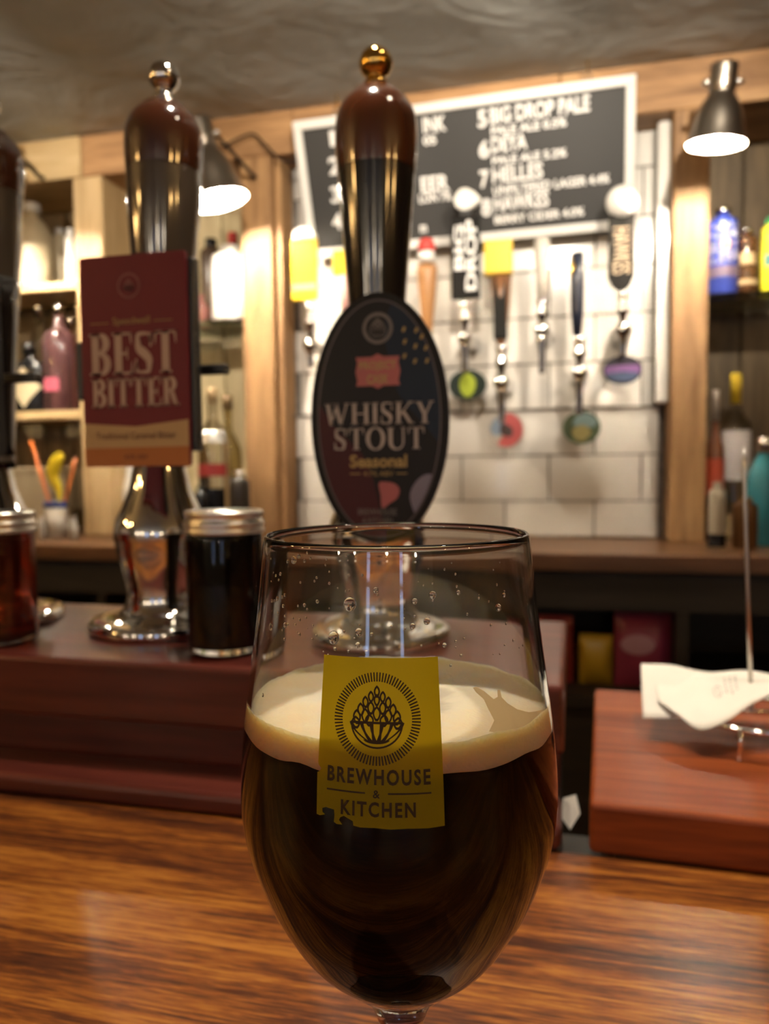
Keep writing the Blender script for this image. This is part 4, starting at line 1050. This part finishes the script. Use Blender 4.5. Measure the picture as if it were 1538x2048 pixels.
# ================================================================== SHELVES AND BOTTLES
XS0, XS1 = -1.80, at(150, 600, 1.65).x - .002
ZS1, ZS2 = at(80, 566, 1.66).z, at(80, 822, 1.66).z
for z, lab in ((ZS1, 'upper pale wooden shelf of the left bottle bay'), (ZS2, 'lower pale wooden shelf of the left bottle bay')):
    tag(box('wooden_shelf', XS0, XS1, 1.66, 1.828, z - .021, z, M['pale'], None, .002), lab, 'shelf', 'shelves of the left bay')
ZG1 = at(440, 646, 1.70).z; ZG2 = at(1480, 592, 1.70).z
XB0, XB1 = at(207, 600, 1.65).x + .002, XP0 - .002
tag(box('glass_shelf', XB0, XB1, 1.66, 1.828, ZG1 - .010, ZG1, M['glass_shelf'], None, .001), 'greenish glass shelf under the glowing white bottle', 'shelf', 'glass shelves')
tag(box('glass_shelf', XR1 + .002, .94, 1.66, 1.828, ZG2 - .010, ZG2, M['glass_shelf'], None, .001), 'greenish glass shelf under the blue patterned bottle', 'shelf', 'glass shelves')
ZK = 1.137
SH = dict(   # (radius, height) fractions
    wine=[(0, 0), (.92, 0), (1, .02), (1, .55), (.93, .62), (.62, .69), (.36, .74), (.31, .80), (.31, .97), (.34, .98), (.34, 1), (0, 1)],
    flagon=[(0, 0), (.9, 0), (1, .03), (1, .55), (.92, .66), (.70, .76), (.42, .83), (.30, .87), (.28, .92), (.38, .94), (.38, 1), (0, 1)],
    square=[(0, 0), (.97, 0), (1, .02), (1, .64), (.95, .69), (.5, .76), (.32, .79), (.30, .99), (0, 1)],
    cyl=[(0, 0), (.95, 0), (1, .02), (1, .80), (.95, .86), (.6, .90), (.45, .92), (.45, 1), (0, 1)],
    spirit=[(0, 0), (.95, 0), (1, .02), (1, .62), (.9, .70), (.45, .76), (.30, .80), (.30, .99), (0, 1)],
    jug=[(0, 0), (.55, 0), (.70, .05), (.95, .40), (1, .55), (.9, .68), (.6, .80), (.5, .92), (.58, 1), (0, 1)])
def bottle(name, u, Y, z, wpx, hpx, shape, m, label, cat='bottle', cap=None, capfrac=.14, lab=None, flat=1.0, group='bottles on the back shelves', v_mid=800):
    p = at(u, v_mid, Y); s = depth(p) / F; R_ = wpx * s / 2; H_ = hpx * s
    r = thing(name, label, cat, (p.x, Y, z), (0, 0, 0), group)
    pf = [(q * R_, .0004 + zz * H_) for q, zz in SH[shape]]
    b_ = lathe('body', pf, m, r, seg=32); b_.scale = (1, flat, 1)
    nk = SH[shape][-2][0] * R_
    if cap:
        c = lathe('cap', [(0, H_ * 1.001 + .0004), (nk * 1.05, H_ * 1.001 + .0004), (nk * 1.18, H_ * .995), (nk * 1.18, H_ * (1 - capfrac)), (nk * 1.02, H_ * (1 - capfrac))], cap, r, seg=24)
    if lab:
        for (z0, z1, m_, hf) in lab:     # label band: fractions of the height, half angle
            n = 9; pp = []
            def rad_at(zz):
                for (q0, y0), (q1_, y1) in zip(SH[shape][1:], SH[shape][2:]):
                    if y0 <= zz <= y1 and y1 > y0: return (q0 + (q1_ - q0) * (zz - y0) / (y1 - y0)) * R_
                return R_
            pp = [(rad_at(z0 + (z1 - z0) * k / 6) + .0009, H_ * (z0 + (z1 - z0) * k / 6)) for k in range(7)]
            o = link('label', lathe_me('label', pp, 24, -PI / 2 - hf, -PI / 2 + hf), m_, r); o.scale = (1, flat, 1)
    return r, R_, H_
CLR = mat('bottle_clear_glass', (.93, .93, .90), .02, 0, .5, 1, 1.4)
GRN = mat('bottle_green_glass', (.05, .42, .08), .05, 0, .5, .85, 1.45)
PNKG = mat('bottle_pink_glass', (.80, .40, .44), .06, 0, .5, .92, 1.4)
BLK = cm((.010, .010, .011), .15); CRM = cm((.66, .55, .36), .35); TANC = cm((.42, .30, .16), .4); SIL = M['chrome']
BRNG = mat('bottle_brown_glass', (.16, .07, .03), .08, 0, .5, .5, 1.45)
DKG = cm((.035, .028, .022), .12)
# left bay, upper shelf
bottle('ceramic_flagon', 66, 1.72, ZS1, 76, 168, 'flagon', CRM, 'cream ceramic flagon with stopper on the upper left shelf', 'flagon', M['white_gloss'], .10, v_mid=500)
bottle('white_bottle', 30, 1.76, ZS1, 40, 110, 'cyl', M['white_gloss'], 'small white bottle beside the cream flagon', cap=M['white_gloss'], v_mid=500)
bottle('white_bottle', 121, 1.79, ZS1, 34, 130, 'cyl', CRM, 'cream cylindrical bottle to the right of the flagon', cap=M['white_gloss'], v_mid=500)
bottle('white_bottle', 142, 1.71, ZS1, 24, 112, 'cyl', M['white_gloss'], 'narrow white bottle against the left wooden post', cap=M['white_gloss'], v_mid=500)
# left bay, lower shelf
r_, R_, H_ = bottle('gin_bottle', 60, 1.70, ZS2, 72, 136, 'square', BLK, 'black bottle with white diamond label on the lower left shelf', cap=M['black'], flat=.55, v_mid=760)
Print().poly([(0, H_ * .06), (R_ * .93, H_ * .36), (0, H_ * .66), (-R_ * .93, H_ * .36)]).build('diamond_label', CRM, r_, lambda x, y, o: (x, -R_ * .55 * math.sqrt(max(0, 1 - (x / R_) ** 2)) - .0012, y), cut=.006)
bottle('green_bottle', 14, 1.73, ZS2, 40, 160, 'wine', GRN, 'green glass bottle at the left edge of the lower shelf', cap=GRN, v_mid=760)
bottle('clear_bottle', 83, 1.78, ZS2, 46, 228, 'wine', CLR, 'tall clear bottle with silver cap behind the black bottle', cap=SIL, capfrac=.2, v_mid=760)
bottle('pink_bottle', 122, 1.71, ZS2, 66, 216, 'spirit', PNKG, 'pink glass bottle with silver ball stopper on the lower left shelf', cap=SIL, capfrac=.12, lab=[(.18, .30, cm((.60, .12, .18)), .5)], v_mid=760)
bottle('green_bottle', 146, 1.78, ZS2, 42, 200, 'wine', GRN, 'green glass bottle with silver neck behind the pink bottle', cap=SIL, capfrac=.22, v_mid=760)
# left bay, on the counter
def tub(u, Y, wpx, hpx, label, body, rimm):
    p = at(u, 1050, Y); s = depth(p) / F; R_ = wpx * s / 2; H_ = hpx * s
    r = thing('straw_tub', label, 'tub', (p.x, Y, ZK), (0, 0, 0))
    th = .0015
    lathe('body', [(0, .0004), (R_ * .8, .0004), (R_ * .9, H_ * .9), (R_ * .9 - th, H_ * .9), (R_ * .8 - th, .003), (0, .003)], body, r, seg=28)
    lathe('rim', [(R_ * .9 + .0003, H_ * .84), (R_, H_ * .85), (R_, H_ * .99), (R_ * .93, H_), (R_ * .86, H_ * .99), (R_ * .86, H_ * .91), (R_ * .9 + .0003, H_ * .905)], rimm, r, seg=28)
    return p, R_, H_
p_, R_, H_ = tub(113, 1.56, 46, 74, 'pale tub with a blue rim on the back counter', cm((.62, .56, .48), .4), cm((.02, .035, .16), .4))
def stick(name, label, cat, pa, pb, rad, m):
    a_, b_ = Vector(pa), Vector(pb); o = tube(name, [(0, 0, 0), (b_ - a_) * .5, b_ - a_], rad, m, None, 10, loc=a_); tag(o, label, cat)
    return o
b_ = (p_.x + .006, 1.56, ZK + .008)
stick('drinking_straw', 'orange plastic straw leaning out of the blue rimmed tub', 'straw', b_, at(62, 882, 1.59), .004, cm((.55, .13, .02)))
stick('orange_stirrer', 'short orange stirrer leaning against the left post', 'stirrer', (p_.x - .005, 1.565, ZK + .008), at(152, 915, 1.585), .003, cm((.55, .13, .02)))
pz = [at(122, 1030, 1.553), at(118, 985, 1.553), at(106, 950, 1.553), at(112, 925, 1.553), at(124, 908, 1.553)]
o = tube('squeeze_bulb', spline([q - pz[0] for q in pz], 5), [.0045] * 5 + [.006, .008, .010, .0115, .012] + [.0135, .0145, .015, .015, .0145] + [.014, .0135, .0125, .011, .009] + [.006], cm((.72, .52, .02)), None, 14, loc=pz[0]); tag(o, 'bright yellow bent plastic dispenser standing in the blue rimmed tub', 'dispenser')
a_, b2_ = at(4, 1075, 1.62), at(97, 934, 1.62)
t = thing('beige_box', 'plain beige box at the left end of the back counter', 'box', ((a_.x + b2_.x) / 2, 1.66, ZK))
link('carton', box_me('carton', b2_.x - a_.x, .07, b2_.z - ZK - .012, .002), cm((.34, .27, .17), .6), t, (0, 0, .0004)); link('lid_flap', box_me('lid_flap', b2_.x - a_.x + .004, .074, .011, .002), cm((.38, .30, .19), .6), t, (0, 0, b2_.z - ZK - .0115))
for u_, w_ in ((84, 18), (146, 20)):
    bottle('shot_glass', u_, 1.53, ZK, w_, 46, 'jug', cm((.55, .50, .44), .2, 0, .3), 'small pale cup %s the blue rimmed tub' % ('left of' if u_ < 100 else 'right of'), 'cup', group='cups on the counter', v_mid=1050)
# middle bay
bottle('white_bottle', 461, 1.705, ZG1, 76, 150, 'cyl', M['white_gloss'], 'glowing white bottle with a white cap on the middle glass shelf', cap=M['white_gloss'], v_mid=570)
bottle('dark_bottle', 468, 1.78, ZG1, 50, 188, 'wine', DKG, 'dark bottle with red cap behind the glowing white bottle', cap=RED, capfrac=.12, v_mid=570)
bottle('dark_bottle', 424, 1.79, ZG1, 44, 180, 'cyl', cm((.10, .07, .05), .2), 'dark brown bottle on the glass shelf behind the lamp', cap=BLK, v_mid=570)
bottle('pink_bottle', 398, 1.72, ZG1, 40, 60, 'jug', PNKG, 'small pinkish bottle on the glass shelf next to the pump handle', v_mid=600)
bottle('clear_bottle', 428, 1.60, ZK, 60, 300, 'spirit', CLR, 'clear bottle with silvery neck foil and red band on the counter', cap=TANC, capfrac=.1, lab=[(.64, .72, cm((.62, .62, .60), .3, .5), 1.4), (.42, .50, cm((.30, .03, .03)), 1.4), (.02, .34, BLK, 1.2)], v_mid=950)
bottle('brown_bottle', 458, 1.68, ZK, 54, 280, 'wine', mat('bottle_olive_glass', (.45, .36, .16), .04, 0, .5, .9, 1.4), 'olive glass bottle with dark label on the counter by the post', cap=cm((.18, .12, .06)), capfrac=.1, lab=[(.05, .42, DKG, 1.3)], v_mid=950)
bottle('dark_bottle', 480, 1.585, ZK, 42, 138, 'cyl', DKG, 'squat dark bottle on the counter against the post', cap=M['steel'], v_mid=1000)
bottle('white_jug', 264, 1.60, ZK, 36, 150, 'jug', M['white_gloss'], 'white ceramic jug left of the chrome pump column', 'jug', v_mid=1000)
bottle('dark_bottle', 402, 1.545, ZK, 30, 110, 'cyl', BLK, 'small black bottle on the counter behind the jar', cap=BLK, v_mid=1000)
# right bay
BLU = cm((.04, .06, .32), .2, 0, 0, .5)
r_, R_, H_ = bottle('blue_bottle', 1446, 1.70, ZG2, 58, 172, 'cyl', BLU, 'blue patterned bottle with an orange medallion on the right glass shelf', cap=SIL, capfrac=.05, v_mid=480, lab=[(.20, .32, cm((.14, .10, .16)), 1.5)])
pr = Print(); rr = random.Random(2)
for k in range(70):
    x_, y_ = rr.uniform(-.8, .8) * R_, rr.uniform(.36, .80) * H_; s_ = .0018; pr.ring(x_, y_, s_, s_ * 1.7, 8)
pr.build('white_pattern', cm((.55, .55, .70)), r_, lambda x, y, o: (x, -math.sqrt(max(1e-8, (R_ + .0008) ** 2 - x * x)) , y))
Print().ellipse(0, H_ * .56, .009, .012).build('medallion', cm((.75, .36, .20)), r_, lambda x, y, o: (x, -R_ - .0018, y))
bottle('brown_bottle', 1492, 1.72, ZG2, 44, 134, 'cyl', BRNG, 'brown glass bottle beside the blue patterned bottle', cap=SIL, capfrac=.06, lab=[(.16, .24, TANC, 1.2), (.45, .62, TANC, .7)], v_mid=500)
bottle('yellow_tin', 1541, 1.70, ZG2, 36, 150, 'cyl', cm((.70, .62, .03)), 'yellow tin with green lid at the right picture edge', 'tin', cap=cm((.05, .35, .16)), v_mid=500, capfrac=.16, lab=[(.35, .5, cm((.08, .22, .25)), .8)])
bottle('rum_bottle', 1470, 1.73, ZK, 60, 330, 'spirit', CLR, 'clear bottle with a yellow neck and white skull like label on the counter', cap=cm((.62, .42, .03)), capfrac=.18, lab=[(.36, .66, cm((.60, .55, .54), .5), 1.1), (.02, .16, TANC, 1.2)], v_mid=900)
bottle('red_bottle', 1430, 1.70, ZK, 34, 300, 'wine', cm((.16, .06, .03), .25), 'slim bottle with red label against the right post', cap=cm((.45, .38, .32)), capfrac=.2, lab=[(.30, .55, cm((.42, .06, .025)), 1.4)], v_mid=900)
bottle('white_jar', 1434, 1.55, ZK, 32, 132, 'cyl', cm((.42, .36, .27), .3), 'pale narrow jar standing on the counter beside the right post', 'jar', cap=cm((.40, .34, .26)), v_mid=1020, lab=[(.02, .22, BLK, 1.5)])
bottle('teal_bottle', 1528, 1.62, ZK, 66, 215, 'flagon', mat('bottle_teal_glass', (.10, .42, .50), .06, 0, .5, .6, 1.4), 'teal glass bottle at the right end of the counter', cap=SIL, v_mid=950)
bottle('brown_bottle', 1490, 1.56, ZK, 48, 100, 'cyl', cm((.10, .045, .016), .3), 'squat brown jar on the counter behind the spike', 'jar', cap=cm((.20, .10, .03)), v_mid=1030)

# crisp packets under the back counter
def packet(u0, u1, v0, v1, Y, m, label, m2=None):
    a_, b_ = at(u0, v1, Y), at(u1, v0, Y); z0 = .8724; wd = b_.x - a_.x; hh_ = b_.z - z0
    r = thing('snack_packet', label, 'packet', ((a_.x + b_.x) / 2, Y + .02, z0), (0, 0, 0), 'snack packets under the counter')
    V, Fc = [], []; n, k_ = 10, 12
    for j in range(k_ + 1):
        for i in range(n + 1):
            x = -wd / 2 + wd * i / n; q = j / k_
            bulge = .022 * math.sin(PI * q) ** .7 * (1 - (2 * i / n - 1) ** 4)
            V.append((x, -bulge, q * hh_)); 
    o0 = len(V)
    for j in range(k_ + 1):
        for i in range(n + 1):
            x = -wd / 2 + wd * i / n; q = j / k_; V.append((x, .016 * math.sin(PI * q) ** .7 * (1 - (2 * i / n - 1) ** 4) + .0004, q * hh_))
    for j in range(k_):
        for i in range(n):
            c = j * (n + 1) + i; Fc.append((c, c + 1, c + n + 2, c + n + 1)); c += o0; Fc.append((c, c + n + 1, c + n + 2, c + 1))
    raw('bag', V, Fc, m, r, smooth=True)
    if m2:
        Print().ellipse(-wd * .1, hh_ * .62, wd * .30, hh_ * .14).build('bag_print', m2, r, lambda x, y, o: (x, -.0235, y))
    link('top_seal', box_me('top_seal', wd, .002, .008), m, r, (0, .0002, hh_ - .004))
packet(1158, 1226, 1278, 1372, 1.50, cm((.42, .26, .02), .35), 'yellow snack packet under the back counter next to the glass')
packet(1229, 1346, 1236, 1372, 1.50, cm((.26, .035, .075), .35), 'dark pink snack packet under the back counter', cm((.42, .22, .28)))
packet(1074, 1146, 1240, 1372, 1.50, cm((.25, .03, .03), .35), 'dark red snack packet half hidden behind the beer glass')

# paper scrap in the gap between ledge and slab
q = atz(1143, 1672, ZB)
V = [(-.006, .016, .009), (.003, .018, .011), (.006, .004, .006), (-.001, -.006, .0006), (-.008, .003, .004), (-.001, .006, .010)]
o = raw('paper_scrap', V, [(0, 4, 5), (4, 3, 5), (3, 2, 5), (2, 1, 5), (1, 0, 5)], M['paper'], None, (q.x, q.y + .012, ZB)); o.scale = (.8, 1, 1)
sd = o.modifiers.new('thickness', 'SOLIDIFY'); sd.thickness = .0004; tag(o, 'crumpled pale scrap in the gap between ledge and slab', 'paper scrap')

# ================================================================== ROOM LIGHTS (modelled fittings; the wall globes are added fill)
def spotlight(x, y, aim, power, label, cone=55):
    p = Vector((x, y, ZC - .055)); d = (Vector(aim) - p).normalized()
    q = d.to_track_quat('-Z', 'Y')
    r = thing('ceiling_spotlight', label, 'spotlight', p, q.to_euler(), 'spotlights over the bar')
    lathe('can', [(.026, -.030), (.0285, -.030), (.0285, .030), (.022, .040), (0, .041)], M['steel'], r, seg=32)
    lathe('lens', [(0, -.020), (.0255, -.020), (.0255, -.016), (0, -.016)], M['down'], r, seg=32)
    inv = q.to_matrix().inverted(); top_ = inv @ (Vector((x, y, ZC - .006)) - p)
    tube('stalk', [(0, 0, .02), top_ * .7, top_], .005, M['steel'], r, 10)
    ld = bpy.data.lights.new('spot_beam', 'SPOT'); ld.energy = power; ld.color = (1.0, .89, .73); ld.spot_size = math.radians(cone); ld.spot_blend = .7; ld.shadow_soft_size = .016
    lo = bpy.data.objects.new('spot_beam', ld); COL.objects.link(lo); lo.parent = r; lo.location = (0, 0, -.032)
for x, y, aim, k_, lab in ((-.26, .60, (-.75, 1.70, 1.76), .7, 'ceiling spotlight above the best bitter pump'), (-.05, .60, (-.30, 1.70, 1.84), .9, 'ceiling spotlight above the stout pump'), (.30, .62, (.02, 1.70, 1.86), 1.2, 'ceiling spotlight above the receipt spike'), (-1.0, .60, (-1.25, 1.70, 1.76), .9, 'ceiling spotlight above the far left ledge')):
    spotlight(x, y, aim, SPOT_W * k_, lab)
for x, y, aim, pw, lab in ((-.16, .52, (-.16, .44, 1.1), 17.0, 'ceiling downlight between the two pumps'), (.16, .42, (.12, .36, 1.1), 12.0, 'ceiling downlight above the red brown slab')):
    spotlight(x, y, aim, pw, lab, 62)
pend = [(-1.95, .05, 'by the left wall'), (-1.55, -.45, 'left of the drinkers'), (-2.3, -.5, 'in the far left corner'), (1.25, -.75, 'right of the drinkers'), (1.75, -.25, 'by the right wall')]
for k, (x, y, wh) in enumerate(pend):
    r = thing('pendant_bulb', 'warm filament bulb hanging ' + wh, 'pendant lamp', (x, y, 1.80 + .05 * (k % 3)), (0, 0, 0), 'filament bulbs in the room')
    link('bulb', sphere_me('bulb', .030, 1, 1, 1.25, 12, 8), M['pend'], r, (0, 0, .0375))
    lathe('socket', [(0, .080), (.014, .080), (.016, .070), (.013, .110), (0, .112)], M['brass'], r, seg=16)
    zt = ZC - .012 - r.location.z
    tube('flex', [(0, 0, .112), (0, 0, (zt + .11) / 2), (0, 0, zt)], .003, M['black'], r, 6)
for x, wh in ((-2.3, 'far left on'), (-1.3, 'left on'), (.25, 'in the middle of'), (1.7, 'right on')):  # globes added out of view to brighten the surfaces that face the camera
    r = thing('fill_globe', 'added frosted fill globe ' + wh + ' the wall behind the drinker', 'fill lamp', (x, -3.2, 1.72), (0, 0, 0), 'added fill globes on the unseen wall')
    lathe('back_plate', [(0, 0), (.05, 0), (.05, .012), (.03, .02), (0, .02)], M['brass'], r, (0, .0005, 0), (-PI / 2, 0, 0), 28)
    tube('arm', [(0, .018, 0), (0, .09, -.02), (0, .14, 0), (0, .145, .03)], .007, M['brass'], r, 10)
    link('globe', sphere_me('globe', .065, 1, 1, 1, 14, 9), M['globe'], r, (0, .145, .095))
